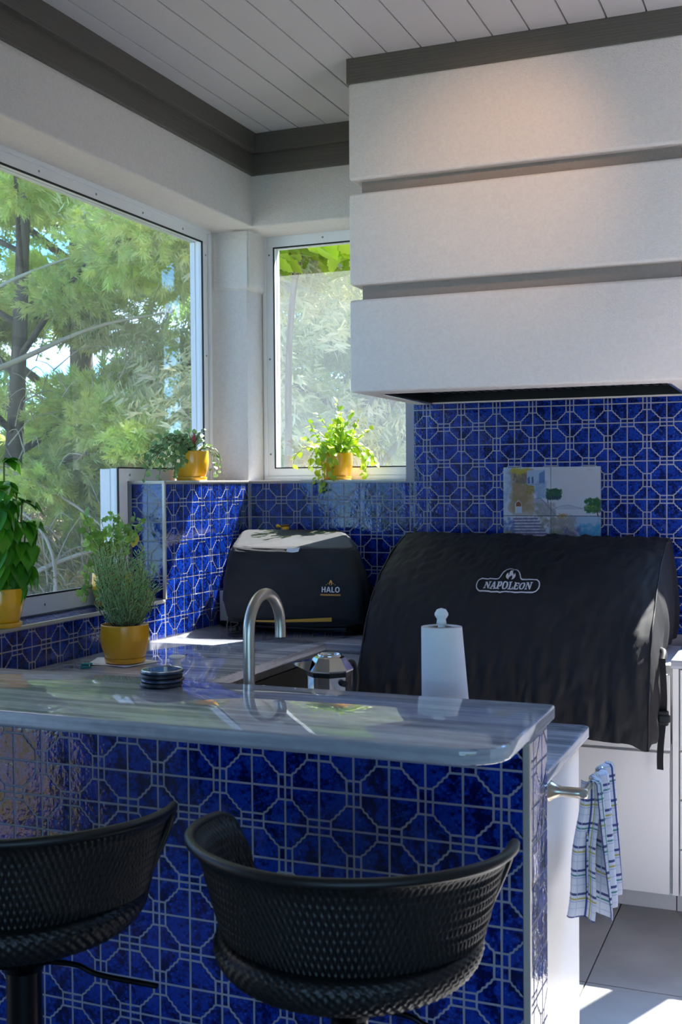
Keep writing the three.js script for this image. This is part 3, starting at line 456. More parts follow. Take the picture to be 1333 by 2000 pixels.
// ---------------------------------------------------------------- covered griddle
function quadRing(cs, r, n = 6) { // rounded ring through four corners [x, y, z], anticlockwise from above
  const out = []; for (let i = 0; i < 4; i++) { const p = V3(...cs[i]), a = V3(...cs[(i + 3) % 4]).sub(p), b = V3(...cs[(i + 1) % 4]).sub(p); const ra = Math.min(r, a.length() * 0.45), rb = Math.min(r, b.length() * 0.45); const A = p.clone().addScaledVector(a.normalize(), ra), B = p.clone().addScaledVector(b.normalize(), rb); for (let k = 0; k <= n; k++) { const t = k / n, q = A.clone().multiplyScalar((1 - t) ** 2).addScaledVector(p, 2 * t * (1 - t)).addScaledVector(B, t * t); out.push(q.toArray()); } const C = V3(...cs[(i + 1) % 4]).addScaledVector(b.clone().multiplyScalar(-1), rb); for (let k = 1; k < 12; k++) out.push(B.clone().lerp(C, k / 12).toArray()); } return out;
}
{
  const g = thing('griddle', 'smaller griddle in the corner under a black cover with yellow hem strap', 'griddle');
  const L = (y, fl, fr_, br, bl, dy = 0) => [[fl[0], y, fl[1]], [fr_[0], y, fr_[1]], [br[0], y + dy, br[1]], [bl[0], y + dy, bl[1]]];
  const lv = [L(0.958, [0.17, 0.535], [0.725, 0.445], [0.63, 0.07], [0.085, 0.17]), L(0.985, [0.165, 0.548], [0.735, 0.458], [0.63, 0.06], [0.08, 0.16]), L(1.05, [0.140, 0.545], [0.742, 0.458], [0.62, 0.06], [0.07, 0.16]), L(1.13, [0.142, 0.54], [0.735, 0.455], [0.60, 0.065], [0.065, 0.16]), L(1.205, [0.152, 0.525], [0.715, 0.445], [0.565, 0.07], [0.06, 0.165], 0.03), L(1.245, [0.162, 0.505], [0.695, 0.43], [0.525, 0.08], [0.055, 0.165], 0.055), L(1.262, [0.168, 0.49], [0.68, 0.42], [0.50, 0.09], [0.055, 0.165], 0.057), L(1.268, [0.18, 0.475], [0.665, 0.408], [0.485, 0.10], [0.065, 0.17], 0.055)];
  const rr = [0.05, 0.055, 0.06, 0.06, 0.06, 0.055, 0.05, 0.04]; let rings = lv.map((c, i) => quadRing(c, rr[i]));
  const fine = []; for (let i = 0; i + 1 < rings.length; i++) for (let k = 0; k < 4; k++) fine.push(rings[i].map((p, j) => { const q = rings[i + 1][j], t = k / 4; return [p[0] + (q[0] - p[0]) * t, p[1] + (q[1] - p[1]) * t, p[2] + (q[2] - p[2]) * t]; })); fine.push(rings[rings.length - 1]);
  const ctr = [0.38, 0.30]; fine.forEach((r, i) => r.forEach((p, j) => { const dx = p[0] - ctr[0], dz = p[2] - ctr[1], l = Math.hypot(dx, dz), d = 0.011 * n3(j * 0.32, i * 0.5, 0, 5) + 0.012 * n3(j * 0.9, i * 0.12, 0, 6) * (1 - i / fine.length); p[0] += dx / l * d; p[2] += dz / l * d; if (i === 0) p[1] += 0.008 * Math.sin(j * 0.35); }));
  obj('cover', loft(fine.map((r) => r.slice()), false, true), M.cover, g);
  obj('body', box(0.20, 0.66, 0.93, 1.1, 0.14, 0.43, 0.02), M.black, g);
  const front = (x, y, o) => { const t = (x - 0.17) / 0.56; return [x, y, 0.545 - 0.088 * t + o]; };
  obj('hem_strap', sheet(24, 2, (u, v) => { const x = 0.25 + 0.36 * u, y = 0.972 + 0.018 * Math.max(0, u - 0.35) + 0.012 * (v - 0.5) * (0.35 + u); return front(x, y, 0.014); }), M.gold, g);
  for (const [x, z] of [[0.225, 0.46], [0.64, 0.39], [0.18, 0.17], [0.58, 0.12]]) obj('foot', lathe([[0.001, 0.914], [0.022, 0.914], [0.02, 0.94], [0.012, 0.945]], 14).translate(x, 0, z), M.black, g);
  obj('skirt', box(0.2, 0.66, 0.93, 0.95, 0.30, 0.46, 0.008), M.black, g);
  obj('loop_tag', sheet(6, 2, (u, v) => front(0.425 + 0.05 * u, 1.252 + 0.016 * v - 0.004 * Math.sin(u * Math.PI), 0.008 - 0.014 * v)), S({ color: '#c9cad0', roughness: 0.6, side: THREE.DoubleSide }), g);
  const c = document.createElement('canvas'); c.width = 512; c.height = 448; const k = c.getContext('2d'); k.fillStyle = '#dcdde2'; k.font = 'bold 190px sans-serif'; k.textAlign = 'center'; k.save(); k.translate(256, 330); k.scale(0.9, 1); k.fillText('HALO', 0, 0); k.restore(); k.fillStyle = '#c08b3a'; k.fillRect(14, 372, 484, 40); k.fillStyle = '#d9a04a';
  k.beginPath(); k.moveTo(256, 20); k.bezierCurveTo(310, 80, 310, 140, 256, 160); k.bezierCurveTo(280, 120, 268, 100, 256, 84); k.bezierCurveTo(238, 110, 226, 120, 240, 158); k.bezierCurveTo(200, 130, 210, 80, 256, 20); k.fill(); for (const [x, y] of [[150, 140], [362, 140], [190, 110], [322, 110]]) { k.beginPath(); k.moveTo(x - 14, y + 14); k.lineTo(x + 14, y + 14); k.lineTo(x, y - 14); k.fill(); }
  const t = new THREE.CanvasTexture(c); t.colorSpace = THREE.SRGBColorSpace; obj('logo_print', sheet(8, 6, (u, v) => front(0.562 + 0.086 * u, 1.072 + 0.072 * v, 0.013 - 0.006 * v)), S({ map: t, alphaTest: 0.5, transparent: true, roughness: 0.7 }), g);
  const r = thing('gas_regulator', 'small yellow gas regulator with round knob behind the covered griddle', 'regulator', [0.215, 1.305, 0.075]);
  obj('body', lathe([[0.001, 0], [0.016, 0], [0.018, 0.006], [0.018, 0.026], [0.014, 0.032], [0.001, 0.034]], 20), M.yellowPlastic, r); obj('collar', lathe([[0.001, 0.03], [0.019, 0.03], [0.019, 0.036], [0.001, 0.038]], 20), M.brass, r); obj('knob', [new THREE.SphereGeometry(0.009, 14, 10).translate(-0.035, 0.03, 0), rod([-0.03, 0.03, 0], [-0.012, 0.028, 0], 0.004)], M.yellowPlastic, r); obj('pipe', rod([0, 0, 0], [0, -0.39, 0], 0.007), M.brass, r);
  const b = thing('junction_box', 'grey metal box with loose cords against the sunlit tile left of the griddle', 'junction box', [0.035, 0.914, 0.25]); obj('case', box(-0.03, 0.03, 0.02, 0.15, -0.05, 0.05, 0.006), M.greyPlastic, b); obj('base', box(-0.028, 0.028, 0, 0.02, -0.045, 0.045, 0.004), M.black, b); obj('knob', lathe([[0.001, 0], [0.012, 0], [0.010, 0.014], [0.001, 0.016]], 14).translate(0, 0.15, 0.02), M.greyPlastic, b);
  const cord = thing('cord', 'loose black cord lying coiled at the griddle left foot', 'cord', [0.22, 0.918, 0.585]); obj('coil', [tube([[-0.12, 0.06, -0.2], [-0.08, 0.02, -0.1], [-0.03, 0.0, -0.02], [0.02, 0, 0.03], [0.05, 0, 0], [0.02, 0.004, -0.03], [-0.02, 0.006, 0], [0.01, 0.012, 0.025], [0.035, 0.016, -0.005], [0.0, 0.02, -0.02]], 0.0035, 90, 7), tube([[-0.10, 0.09, -0.2], [-0.05, 0.03, -0.08], [0, 0.03, 0.0], [0.03, 0.05, 0.01], [0.0, 0.055, 0.02]], 0.003, 50, 7)], M.black, cord); obj('plug', box(-0.012, 0.012, 0.012, 0.032, -0.03, -0.005, 0.004), M.black, cord);
  const v = thing('gas_valve', 'small brass valve beside the black griddle cover, next to the grill', 'valve', [0.775, 0.99, 0.30]); obj('body', rod([-0.025, 0, 0], [0.025, 0.004, 0], 0.009, 16), M.brass, v); obj('nut', rod([0.012, 0.003, 0], [0.022, 0.004, 0], 0.013, 6), M.brass, v); obj('pipe', tube([[0.025, 0.004, 0], [0.04, -0.01, -0.02], [0.045, -0.07, -0.05]], 0.006, 16, 8), M.black, v);
}

// ---------------------------------------------------------------- faucet, kettle, paper towel
{
  const f = thing('faucet', 'brushed steel gooseneck faucet rising behind the raised bar top', 'faucet', [1.13, 0.914, 2.235]);
  obj('base_ring', lathe([[0.001, 0], [0.027, 0], [0.027, 0.006], [0.017, 0.012], [0.001, 0.013]], 28), M.brushed, f);
  const pts = [[0, 0.01, 0], [0, 0.15, 0], [0, 0.25, 0]]; for (let k = 1; k <= 10; k++) { const a = Math.PI * k / 10; pts.push([0.0, 0.25 + 0.088 * Math.sin(a), -0.0875 + 0.0875 * Math.cos(a)]); } pts.push([0.0, 0.222, -0.1755]);
  obj('spout', tube(pts, 0.0138, 90, 20), M.brushed, f); obj('tip', rod([0, 0.222, -0.1755], [0, 0.219, -0.1756], 0.0115, 18), M.black, f); obj('lever', [rod([0.012, 0.06, 0], [0.03, 0.06, 0], 0.012, 16), rod([0.03, 0.06, 0], [0.038, 0.13, 0], 0.005, 10)], M.brushed, f);
  const k = thing('moka_pot', 'polished eight-sided metal pot with a pointed spout beside the faucet', 'pot', [1.247, 0.914, 2.02]);
  const oct = (prof) => toCreasedNormals(lathe(prof, 8).rotateY(Math.PI / 8), 0.3);
  obj('body', oct([[0.001, 0], [0.060, 0], [0.062, 0.004], [0.054, 0.06], [0.056, 0.132], [0.057, 0.134], [0.001, 0.134]]), M.chrome, k); obj('collar', oct([[0.058, 0.126], [0.0585, 0.130], [0.0585, 0.136], [0.057, 0.138]]), M.black, k);
  obj('top', oct([[0.0585, 0.138], [0.060, 0.142], [0.040, 0.171], [0.034, 0.174], [0.001, 0.172]]), M.chrome, k); obj('rim', lathe([[0.026, 0.172], [0.031, 0.172], [0.031, 0.179], [0.026, 0.179], [0.026, 0.172]], 28), M.chrome, k);
  const sp = new THREE.BufferGeometry(); { const A = [[-0.052, 0.138, 0.028], [-0.052, 0.138, -0.028], [-0.044, 0.165, 0.02], [-0.044, 0.165, -0.02], [-0.098, 0.158, 0.004], [-0.098, 0.158, -0.004]], T = [[0, 1, 4], [1, 5, 4], [0, 4, 2], [1, 3, 5], [2, 4, 5], [2, 5, 3], [0, 2, 3], [0, 3, 1]]; sp.setAttribute('position', new THREE.Float32BufferAttribute(T.flatMap((t) => t.flatMap((i) => A[i])), 3)); sp.computeVertexNormals(); }
  sp.rotateY(0.42); obj('spout', sp, M.chrome, k); obj('handle', [tube([[0.052, 0.145, 0.0], [0.075, 0.15, 0], [0.086, 0.12, 0], [0.08, 0.06, 0]], 0.008, 24, 10)], M.black, k).rotation.y = 1.1; obj('valve', rod([0.045, 0.112, 0.028], [0.056, 0.112, 0.035], 0.008, 14), M.black, k);
  const h = thing('paper_towel_holder', 'white holder post with round knob standing in the paper roll', 'towel holder', [1.535, 0.914, 2.0]); obj('base', lathe([[0.001, 0], [0.078, 0], [0.078, 0.008], [0.072, 0.012], [0.001, 0.012]], 40), M.white, h); obj('post', rod([0, 0.01, 0], [0, 0.268, 0], 0.009, 14), M.white, h); obj('knob', lathe([[0.001, 0.262], [0.013, 0.262], [0.011, 0.272], [0.011, 0.276], [0.0165, 0.284], [0.0165, 0.290], [0.011, 0.299], [0.001, 0.302]], 24), M.white, h);
  const p = thing('paper_towel_roll', 'white paper towel roll with its loose sheet flaring at the bottom', 'paper towel', [1.535, 0.926, 2.0]);
  obj('roll', lathe([[0.022, 0.0], [0.045, 0.0], [0.0475, 0.003], [0.0485, 0.24], [0.047, 0.244], [0.022, 0.245], [0.022, 0.0]], 48), M.paper, p);
  obj('loose_sheet', sheet(60, 12, (u, v) => { const a = 4.1 - u * 6.35, fl = (1 - v), r = 0.0492 + 0.001 * u + 0.010 * fl * (1 + Math.cos(a - 0.2)); return [Math.cos(a) * r + 0.002 * fl, 0.002 + 0.243 * v, Math.sin(a) * r]; }), (() => { const m = M.paper.clone(); m.side = THREE.DoubleSide; return m; })(), p); obj('core', lathe([[0.019, 0.0], [0.0222, 0.0], [0.0222, 0.245], [0.019, 0.245], [0.019, 0.0]], 24), S({ color: '#a99878', roughness: 1 }), p);
}

// ---------------------------------------------------------------- small things on the worktops
{
  for (let k = 0; k < 4; k++) { const c = thing('coaster', ['dark round coaster, lowest of the stack on the bar top', 'dark round coaster, second from the bottom of the stack', 'dark round coaster, third from the bottom of the stack', 'round coaster with teal face, topmost of the stack'][k], 'coaster', [0.975 + [0, 0.002, -0.001, 0.001][k], 1.055 + k * 0.0098, 2.375 + [0.002, -0.001, 0.001, 0][k]], 0, 'stacked round coasters'); obj('disc', lathe([[0.001, 0.0], [0.044, 0.0], [0.0485, 0.002], [0.05, 0.005], [0.049, 0.008], [0.045, 0.0092], [0.001, 0.0092]], 40), k % 2 ? M.coaster : M.coasterRim, c); obj('face', lathe([[0.001, 0.0093], [0.041, 0.0093], [0.0415, 0.0088]], 40), k === 3 ? M.coasterTop : M.coaster, c); obj('rim', new THREE.TorusGeometry(0.0465, 0.002, 6, 40).rotateX(Math.PI / 2).translate(0, 0.0086, 0), k === 3 ? M.steel : M.coasterRim, c); }
  const p = thing('drain_plug', 'small white plug with broad flat top on the worktop behind the coasters', 'plug', [0.44, 0.914, 1.40]); obj('stem', lathe([[0.001, 0], [0.018, 0], [0.016, 0.006], [0.013, 0.036], [0.016, 0.04]], 20), M.white, p); obj('cap', lathe([[0.001, 0.038], [0.026, 0.038], [0.028, 0.042], [0.026, 0.047], [0.001, 0.049]], 24), M.white, p);
  const t = thing('clip', 'small turquoise plastic clip lying near the pot with rosemary', 'clip', [0.155, 0.914, 1.49], 0.5); obj('jaw', box(-0.025, 0.012, 0.002, 0.014, -0.007, 0.007, 0.005), M.teal, t); obj('jaw', box(-0.022, 0.016, 0.013, 0.022, -0.006, 0.006, 0.004), M.teal, t); obj('spring', new THREE.TorusGeometry(0.007, 0.002, 6, 16).rotateY(Math.PI / 2).translate(0.006, 0.012, 0), M.steel, t);
  for (const [k, x, z, a, w] of [[0, 0.155, 1.325, 0.35, 0.085], [1, 0.20, 1.33, -0.25, 0.082]]) tag(obj('paper_napkin', sheet(12, 12, (u, v) => { const X0 = (u - 0.5) * 2 * w, Z0 = (0.5 - v) * 2 * w, c = Math.cos(a), s = Math.sin(a); const e = Math.max(0, Math.abs(u - 0.5) - 0.3) + Math.max(0, Math.abs(v - 0.5) - 0.3); return [x + X0 * c + Z0 * s, 0.9146 + k * 0.0014 + 0.012 * e * (0.5 + 0.5 * Math.sin(u * 9 + k)) * (k ? 0.3 : 1), z - X0 * s + Z0 * c]; }), (() => { const m = M.paper.clone(); m.side = THREE.DoubleSide; return m; })()), k ? 'upper white folded paper napkin directly beneath the rosemary pot' : 'lower white paper napkin sticking out left from under the rosemary pot', 'napkin', 'napkins under the rosemary pot');
}

// ---------------------------------------------------------------- painted tile picture: four tiles on the back wall
{
  const W = 1024, Hh = 740, c = document.createElement('canvas'); c.width = W; c.height = Hh; const k = c.getContext('2d'), r = rngOf(5);
  k.fillStyle = '#dfe3ea'; k.fillRect(0, 0, W, Hh); const wash = (x, y, w, h, col, n, a) => { k.fillStyle = col; for (let i = 0; i < n; i++) { k.globalAlpha = a; k.beginPath(); k.ellipse(x + (r() - 0.5) * w, y + (r() - 0.5) * h, w * (0.06 + 0.12 * r()), h * (0.06 + 0.12 * r()), r() * 3, 0, 7); k.fill(); } k.globalAlpha = 1; };
  const poly = (pts, col, a = 1) => { k.globalAlpha = a; k.fillStyle = col; k.beginPath(); pts.forEach((p, i) => i ? k.lineTo(...p) : k.moveTo(...p)); k.closePath(); k.fill(); k.globalAlpha = 1; };
  const line = (pts, col, w, a = 1) => { k.globalAlpha = a; k.strokeStyle = col; k.lineWidth = w; k.beginPath(); pts.forEach((p, i) => i ? k.lineTo(...p) : k.moveTo(...p)); k.stroke(); k.globalAlpha = 1; };
  wash(760, 180, 560, 360, '#e6dede', 60, 0.2); wash(60, 200, 130, 420, '#a9bfe0', 60, 0.25); poly([[110, 20], [330, 20], [330, 520], [100, 520]], '#c9b9a8', 0.8); wash(200, 250, 230, 420, '#b08f63', 120, 0.25); wash(190, 110, 160, 120, '#6f655f', 50, 0.3); wash(180, 45, 190, 60, '#d8c02e', 60, 0.45); wash(300, 230, 90, 110, '#9a8a2c', 40, 0.4);
  poly([[255, 40], [450, 30], [450, 330], [360, 340], [330, 200], [255, 190]], '#bccde6', 0.95); wash(400, 240, 120, 180, '#8fb0cf', 50, 0.3); poly([[385, 70], [445, 40], [445, 170], [385, 175]], '#5b7fb5', 0.8); poly([[262, 120], [285, 100], [290, 175], [264, 180]], '#4d5f9a', 0.8); poly([[305, 110], [325, 100], [328, 175], [308, 176]], '#4d4f8a', 0.8); line([[255, 190], [455, 178]], '#8893b8', 5);
  poly([[130, 490], [130, 390], [165, 350], [200, 390], [200, 490]], '#efece6'); poly([[138, 420], [140, 385], [165, 362], [195, 388], [195, 420]], '#8f5a24'); poly([[145, 430], [195, 430], [195, 490], [145, 490]], '#d6e0f0'); poly([[320, 350], [400, 330], [560, 460], [560, 520], [430, 520]], '#b4b2c2', 0.9); line([[330, 340], [400, 330], [570, 520]], '#5a5f82', 5, 0.8); wash(440, 460, 220, 140, '#9c9a8c', 70, 0.25);
  wash(540, 290, 150, 100, '#24583c', 120, 0.5); wash(540, 330, 130, 40, '#2c3b5a', 50, 0.4); line([[470, 300], [480, 385]], '#4d5a5a', 8); wash(960, 410, 190, 130, '#2f6a3a', 110, 0.5); wash(930, 430, 120, 40, '#8fae3a', 30, 0.4); line([[985, 470], [1005, 560], [1015, 730]], '#6d4a33', 12);
  line([[520, 450], [600, 420], [690, 402], [790, 430], [900, 450]], '#8d94ad', 5, 0.8); poly([[540, 450], [690, 402], [860, 450]], '#c3c6d4', 0.7); poly([[640, 520], [1024, 520], [1024, 740], [820, 740]], '#a8c9e4', 0.9); wash(920, 680, 250, 140, '#3fa5cf', 80, 0.3); wash(640, 640, 260, 220, '#a39c92', 120, 0.3); wash(630, 520, 100, 50, '#c49a4a', 40, 0.5); wash(720, 690, 200, 90, '#6b6fa0', 40, 0.3); wash(560, 710, 120, 50, '#7a9a5a', 40, 0.4);
  for (let i = 0; i < 7; i++) { const y = 530 + i * 32, x0 = 110 - i * 6, x1 = 360 + i * 20; poly([[x0, y], [x1, y - 4], [x1 + 14, y + 12], [x0, y + 16]], '#e4e2ea'); poly([[x0, y + 14], [x1 + 14, y + 10], [x1 + 14, y + 30], [x0, y + 32]], '#8a8099', 0.9); wash((x0 + x1) / 2, y + 22, x1 - x0, 16, '#5a4f78', 40, 0.3); } wash(60, 640, 120, 190, '#5b78c0', 60, 0.3); wash(60, 700, 90, 50, '#d6c667', 30, 0.4); wash(480, 600, 160, 120, '#8f9080', 60, 0.3);
  k.font = 'italic 20px serif'; k.fillStyle = '#5a607a'; k.fillText('~~~~~', 880, 44);
  const t = new THREE.CanvasTexture(c); t.colorSpace = THREE.SRGBColorSpace; const g = thing('tile_picture', 'four-tile picture of stone steps and sea on the blue back wall', 'picture'); const x0 = 1.184, x1 = 1.584, y0 = 1.298, y1 = 1.584, xm = 1.383, ym = 1.383;
  const pm = Ph({ map: t, color: '#bfc2cc', roughness: 0.25, clearcoat: 0.2 }); for (const [a, b, d, e] of [[x0, xm, ym, y1], [xm, x1, ym, y1], [x0, xm, y0, ym], [xm, x1, y0, ym]]) { const q = box(a + 0.0008, b - 0.0008, d + 0.0008, e - 0.0008, 0.001, 0.013, 0.0015), P = q.attributes.position, U = q.attributes.uv; for (let i = 0; i < P.count; i++) U.setXY(i, (P.getX(i) - x0) / (x1 - x0), (P.getY(i) - y0) / (y1 - y0)); obj('picture_tile', q, pm, g); }
}

// ---------------------------------------------------------------- towel on its bar
{
  const b = thing('towel_bar', 'brushed nickel towel bar with trumpet-shaped foot on the white end panel', 'towel bar', [1.842, 0.851, 2.205]);
  const tr = lathe([[0.024, 0.0], [0.023, 0.002], [0.016, 0.012], [0.011, 0.026], [0.0115, 0.05], [0.0115, 0.082], [0.001, 0.083]], 28).rotateZ(-Math.PI / 2); obj('foot', tr, M.nickel, b); obj('rail', rod([0.074, 0, 0.012], [0.074, 0, -0.21], 0.0075, 16), M.nickel, b); obj('end_knob', new THREE.SphereGeometry(0.011, 16, 12).translate(0.074, 0, -0.212), M.nickel, b);
  const c = document.createElement('canvas'); c.width = c.height = 512; const k = c.getContext('2d'); k.fillStyle = '#e4e7f2'; k.fillRect(0, 0, 512, 512); const bars = (v) => { const put = (p, w, col) => { k.globalAlpha = 0.8; k.fillStyle = col; v ? k.fillRect(p, 0, w, 512) : k.fillRect(0, p, 512, w); k.globalAlpha = 1; }; for (let i = 0; i < 4; i++) { const o = i * 128; put(o + 18, 13, '#26306e'); put(o + 46, 9, i % 2 ? '#2f7f7c' : '#b7a83f'); put(o + 62, 5, '#a9b4d6'); put(o + 100, 5, '#c4cbe2'); } }; bars(false); bars(true);
  const t = new THREE.CanvasTexture(c); t.colorSpace = THREE.SRGBColorSpace; t.wrapS = t.wrapT = THREE.RepeatWrapping; const m = S({ map: t, roughness: 0.95, side: THREE.DoubleSide, bumpMap: rep(clothTex, 2), bumpScale: 0.001 });
  const o = thing('dish_towel', 'white dish towel with navy, green and yellow checks hanging on the towel bar', 'towel', [1.920, 0.851, 2.09]);
  // hem facing the room, gathered over the near end of the rail, and the drop hanging along it
  const g2 = sheet(40, 60, (u, v) => { const d = 1 - v, w = 0.040 + 0.022 * d, cx = -0.004 - 0.020 * d; return [cx + (u - 0.5) * w + 0.003 * Math.sin(d * 9), 0.010 - 0.305 * d - 0.006 * u * d, 0.052 + 0.012 * Math.sin(u * 7 + d) * (0.4 + d) - 0.03 * Math.abs(u - 0.45)]; });
  const g1 = sheet(60, 70, (u, v) => { const hF = 0.295, hB = 0.25, Ln = hF + hB + 0.03, s = v * Ln; let y, x; if (s < hF) { y = -(hF - s); x = 0.011; } else if (s > hF + 0.03) { y = -(s - hF - 0.03); x = -0.011; } else { const q = (s - hF) / 0.03 * Math.PI; x = 0.011 * Math.cos(q); y = 0.011 * Math.sin(q); } const drop = Math.min(1, Math.max(0, -y / 0.28)), z = 0.045 - u * (0.20 - 0.03 * drop); return [x * (1 + 1.1 * drop) + (0.010 + 0.012 * drop) * Math.sin(u * 15 + drop) * (x > 0 ? 1 : 0.6), y + 0.012 * drop * u, z]; });
  { const U = g1.attributes.uv; for (let i = 0; i < U.count; i++) U.setXY(i, U.getX(i) * 0.85 + 0.3, U.getY(i) * 2.5); } { const U = g2.attributes.uv; for (let i = 0; i < U.count; i++) U.setXY(i, U.getX(i) * 0.32 + 0.86, U.getY(i) * 1.45 + 0.2); }
  obj('cloth', g1, m, o); obj('cloth_fold', g2, m, o);
}

// ---------------------------------------------------------------- woven bar stools
{
  const o = thing('bar_stool', 'black woven bar stool fully in view, nearest the end of the bar', 'bar stool', [1.685, 0, 2.985], 0.06, 'woven bar stools at the tiled bar');
  const weave = (u, v) => { const row = Math.floor(v), f = v - row; return Math.cos(Math.PI * u + Math.PI * row) * Math.pow(Math.sin(Math.PI * f), 0.6); };
  // back band: angle 0 is the back (+z); it sweeps round to both arms
  const A0 = 1.93; const band = (side) => sheet(420, 84, (u, v) => {
    const a = (u * 2 - 1) * A0, e = Math.abs(a) / A0, tip = sstep(0.80, 1.0, e); const cap = Math.sqrt(Math.max(0, 1 - Math.max(0, (e - 0.90) / 0.10) ** 2)); const mid = 0.880 - 0.020 * e * e, hh = 0.088 * (0.45 + 0.55 * cap); const top = -0.004 * Math.exp(-a * a * 1.5);
    const y = mid + (v * 2 - 1) * hh + top; const lean = 0.052 * (y - 0.79) / 0.2; let r = 0.193 + lean + 0.012 * Math.exp(-(((v - 1) / 0.1) ** 2)); const d = side * 0.006 + 0.0022 * weave(u * 168, v * 13) * (0.2 + 0.8 * cap); r += d; const flare = 1 + 0.05 * e;
    return [Math.sin(a) * r * flare, y, Math.cos(a) * r * (1.0 + 0.10 * (e > 0.5 ? (e - 0.5) : 0)) - 0.015];
  });
  const outer = band(1), inner = band(-1); const fixWind = (g) => { const I = g.index.array; for (let i = 0; i < I.length; i += 3) { const t = I[i]; I[i] = I[i + 1]; I[i + 1] = t; } g.computeVertexNormals(); return g; };
  obj('backrest', [outer, fixWind(inner)], M.wicker, o);
  const rim = []; for (let k = 0; k <= 80; k++) { const u = k / 80, po = outer.attributes.position, i = 84 * 421 + Math.round(u * 420), j = i; rim.push(V3(po.getX(j), po.getY(j), po.getZ(j)).multiply(V3(0.985, 1, 0.985))); } const lo = []; for (let k = 80; k >= 0; k--) { const po = outer.attributes.position, j = Math.round(k / 80 * 420); lo.push(V3(po.getX(j), po.getY(j), po.getZ(j)).multiply(V3(0.985, 1, 0.985))); }
  obj('rim_binding', new THREE.TubeGeometry(new THREE.CatmullRomCurve3([...rim, ...lo], true, 'centripetal'), 320, 0.0085, 8, true), M.wicker, o);
  // seat bowl
  const prof = [[0.190, 0.812], [0.207, 0.810], [0.214, 0.80], [0.211, 0.782], [0.198, 0.762], [0.168, 0.744], [0.12, 0.730], [0.07, 0.723], [0.001, 0.721]].map((p) => V3(p[0], p[1], 0)), pc = new THREE.CatmullRomCurve3(prof, false, 'centripetal');
  obj('seat', [sheet(340, 72, (u, v) => { const a = -u * Math.PI * 2, q = pc.getPoint(v), d = 0.002 * weave(u * 150, v * 18) * sstep(0, 0.1, q.x); return [Math.sin(a) * (q.x + d), q.y - d * 0.4, Math.cos(a) * (q.x + d)]; }), lathe([[0.001, 0.785], [0.16, 0.788], [0.190, 0.798], [0.195, 0.810]], 48)], (() => { const m = M.wicker.clone(); m.side = THREE.DoubleSide; return m; })(), o);
  obj('swivel_plate', lathe([[0.001, 0.722], [0.09, 0.722], [0.09, 0.705], [0.04, 0.69], [0.034, 0.67], [0.001, 0.67]], 28), M.blackMetal, o); obj('pole', rod([0, 0.03, 0], [0, 0.70, 0], 0.031, 28), M.blackMetal, o); obj('lever', tube([[0.03, 0.685, 0], [0.10, 0.682, 0.0], [0.13, 0.67, 0.0], [0.245, 0.655, 0]], 0.005, 24, 8), M.blackMetal, o); obj('base', lathe([[0.001, 0.0], [0.225, 0.0], [0.225, 0.008], [0.16, 0.016], [0.05, 0.035], [0.033, 0.05], [0.001, 0.05]], 48), M.blackMetal, o);
  obj('footrest', [new THREE.TorusGeometry(0.16, 0.010, 10, 48, Math.PI * 1.3).rotateX(Math.PI / 2).rotateY(0.5).translate(0, 0.30, 0), rod([0.03, 0.30, 0], [0.16, 0.30, 0], 0.009), rod([-0.03, 0.30, 0], [-0.16, 0.30, 0], 0.009)], M.blackMetal, o);
  const s = o.clone(); s.name = numbered('bar_stool'); s.position.set(1.085, 0.0, 3.03); s.rotation.y = 0.22; s.userData = { label: 'black woven bar stool cut off by the picture edge, left of the other', category: 'bar stool', group: 'woven bar stools at the tiled bar' }; scene.add(s);
}

// ---------------------------------------------------------------- leaves
function leafShape(outline, bend = 0.2, cup = 0.15) { // outline: half-widths along the length, flat points then bent; unit length along +y
  const n = outline.length - 1, pos = [], idx = [], uv = []; for (let i = 0; i <= n; i++) { const t = i / n, w = outline[i]; for (const s of [-1, 0, 1]) { pos.push(s * w, t, -bend * t * t + cup * Math.abs(s) * w); uv.push(0.5 + s * 0.5, t); } }
  for (let i = 0; i < n; i++) for (let s = 0; s < 2; s++) { const a = i * 3 + s, b = a + 3; idx.push(a, a + 1, b, a + 1, b + 1, b); }
  const g = new THREE.BufferGeometry(); g.setAttribute('position', new THREE.Float32BufferAttribute(pos, 3)); g.setAttribute('uv', new THREE.Float32BufferAttribute(uv, 2)); g.setIndex(idx); g.computeVertexNormals(); return g;
}
const L = { ivy: leafShape([0.10, 0.42, 0.50, 0.44, 0.36, 0.22, 0.02], 0.25, 0.2), oval: leafShape([0.03, 0.22, 0.34, 0.36, 0.27, 0.02], 0.2, 0.2), basil: leafShape([0.03, 0.24, 0.36, 0.41, 0.39, 0.30, 0.16, 0.01], 0.5, 0.55), olive: leafShape([0.03, 0.09, 0.10, 0.07, 0.01], 0.12, 0.3), vine: leafShape([0.20, 0.52, 0.46, 0.55, 0.35, 0.36, 0.14, 0.02], 0.2, 0.15), lobed: leafShape([0.04, 0.10, 0.45, 0.28, 0.46, 0.20, 0.26, 0.02], 0.2, 0.1) };
const UPQ = V3(0, 1, 0);
function leafN(parent, g, mat, p, dir, hint, size, name = 'leaf') { const y = dir.clone().normalize(), z = hint.clone().addScaledVector(y, -hint.dot(y)).normalize(), x = V3().crossVectors(y, z); const m = shadowed(new THREE.Mesh(g, mat)); m.name = name; m.position.copy(p); m.quaternion.setFromRotationMatrix(new THREE.Matrix4().makeBasis(x, y, z)); m.scale.setScalar(size); parent.add(m); return m; }
function placeLeaf(parent, g, mat, p, dir, size, roll, name = 'leaf') { const m = shadowed(new THREE.Mesh(g, mat)); m.name = name; m.position.copy(p); m.quaternion.setFromUnitVectors(UPQ, dir.clone().normalize()).multiply(new THREE.Quaternion().setFromAxisAngle(UPQ, roll)); m.scale.setScalar(size); parent.add(m); return m; }
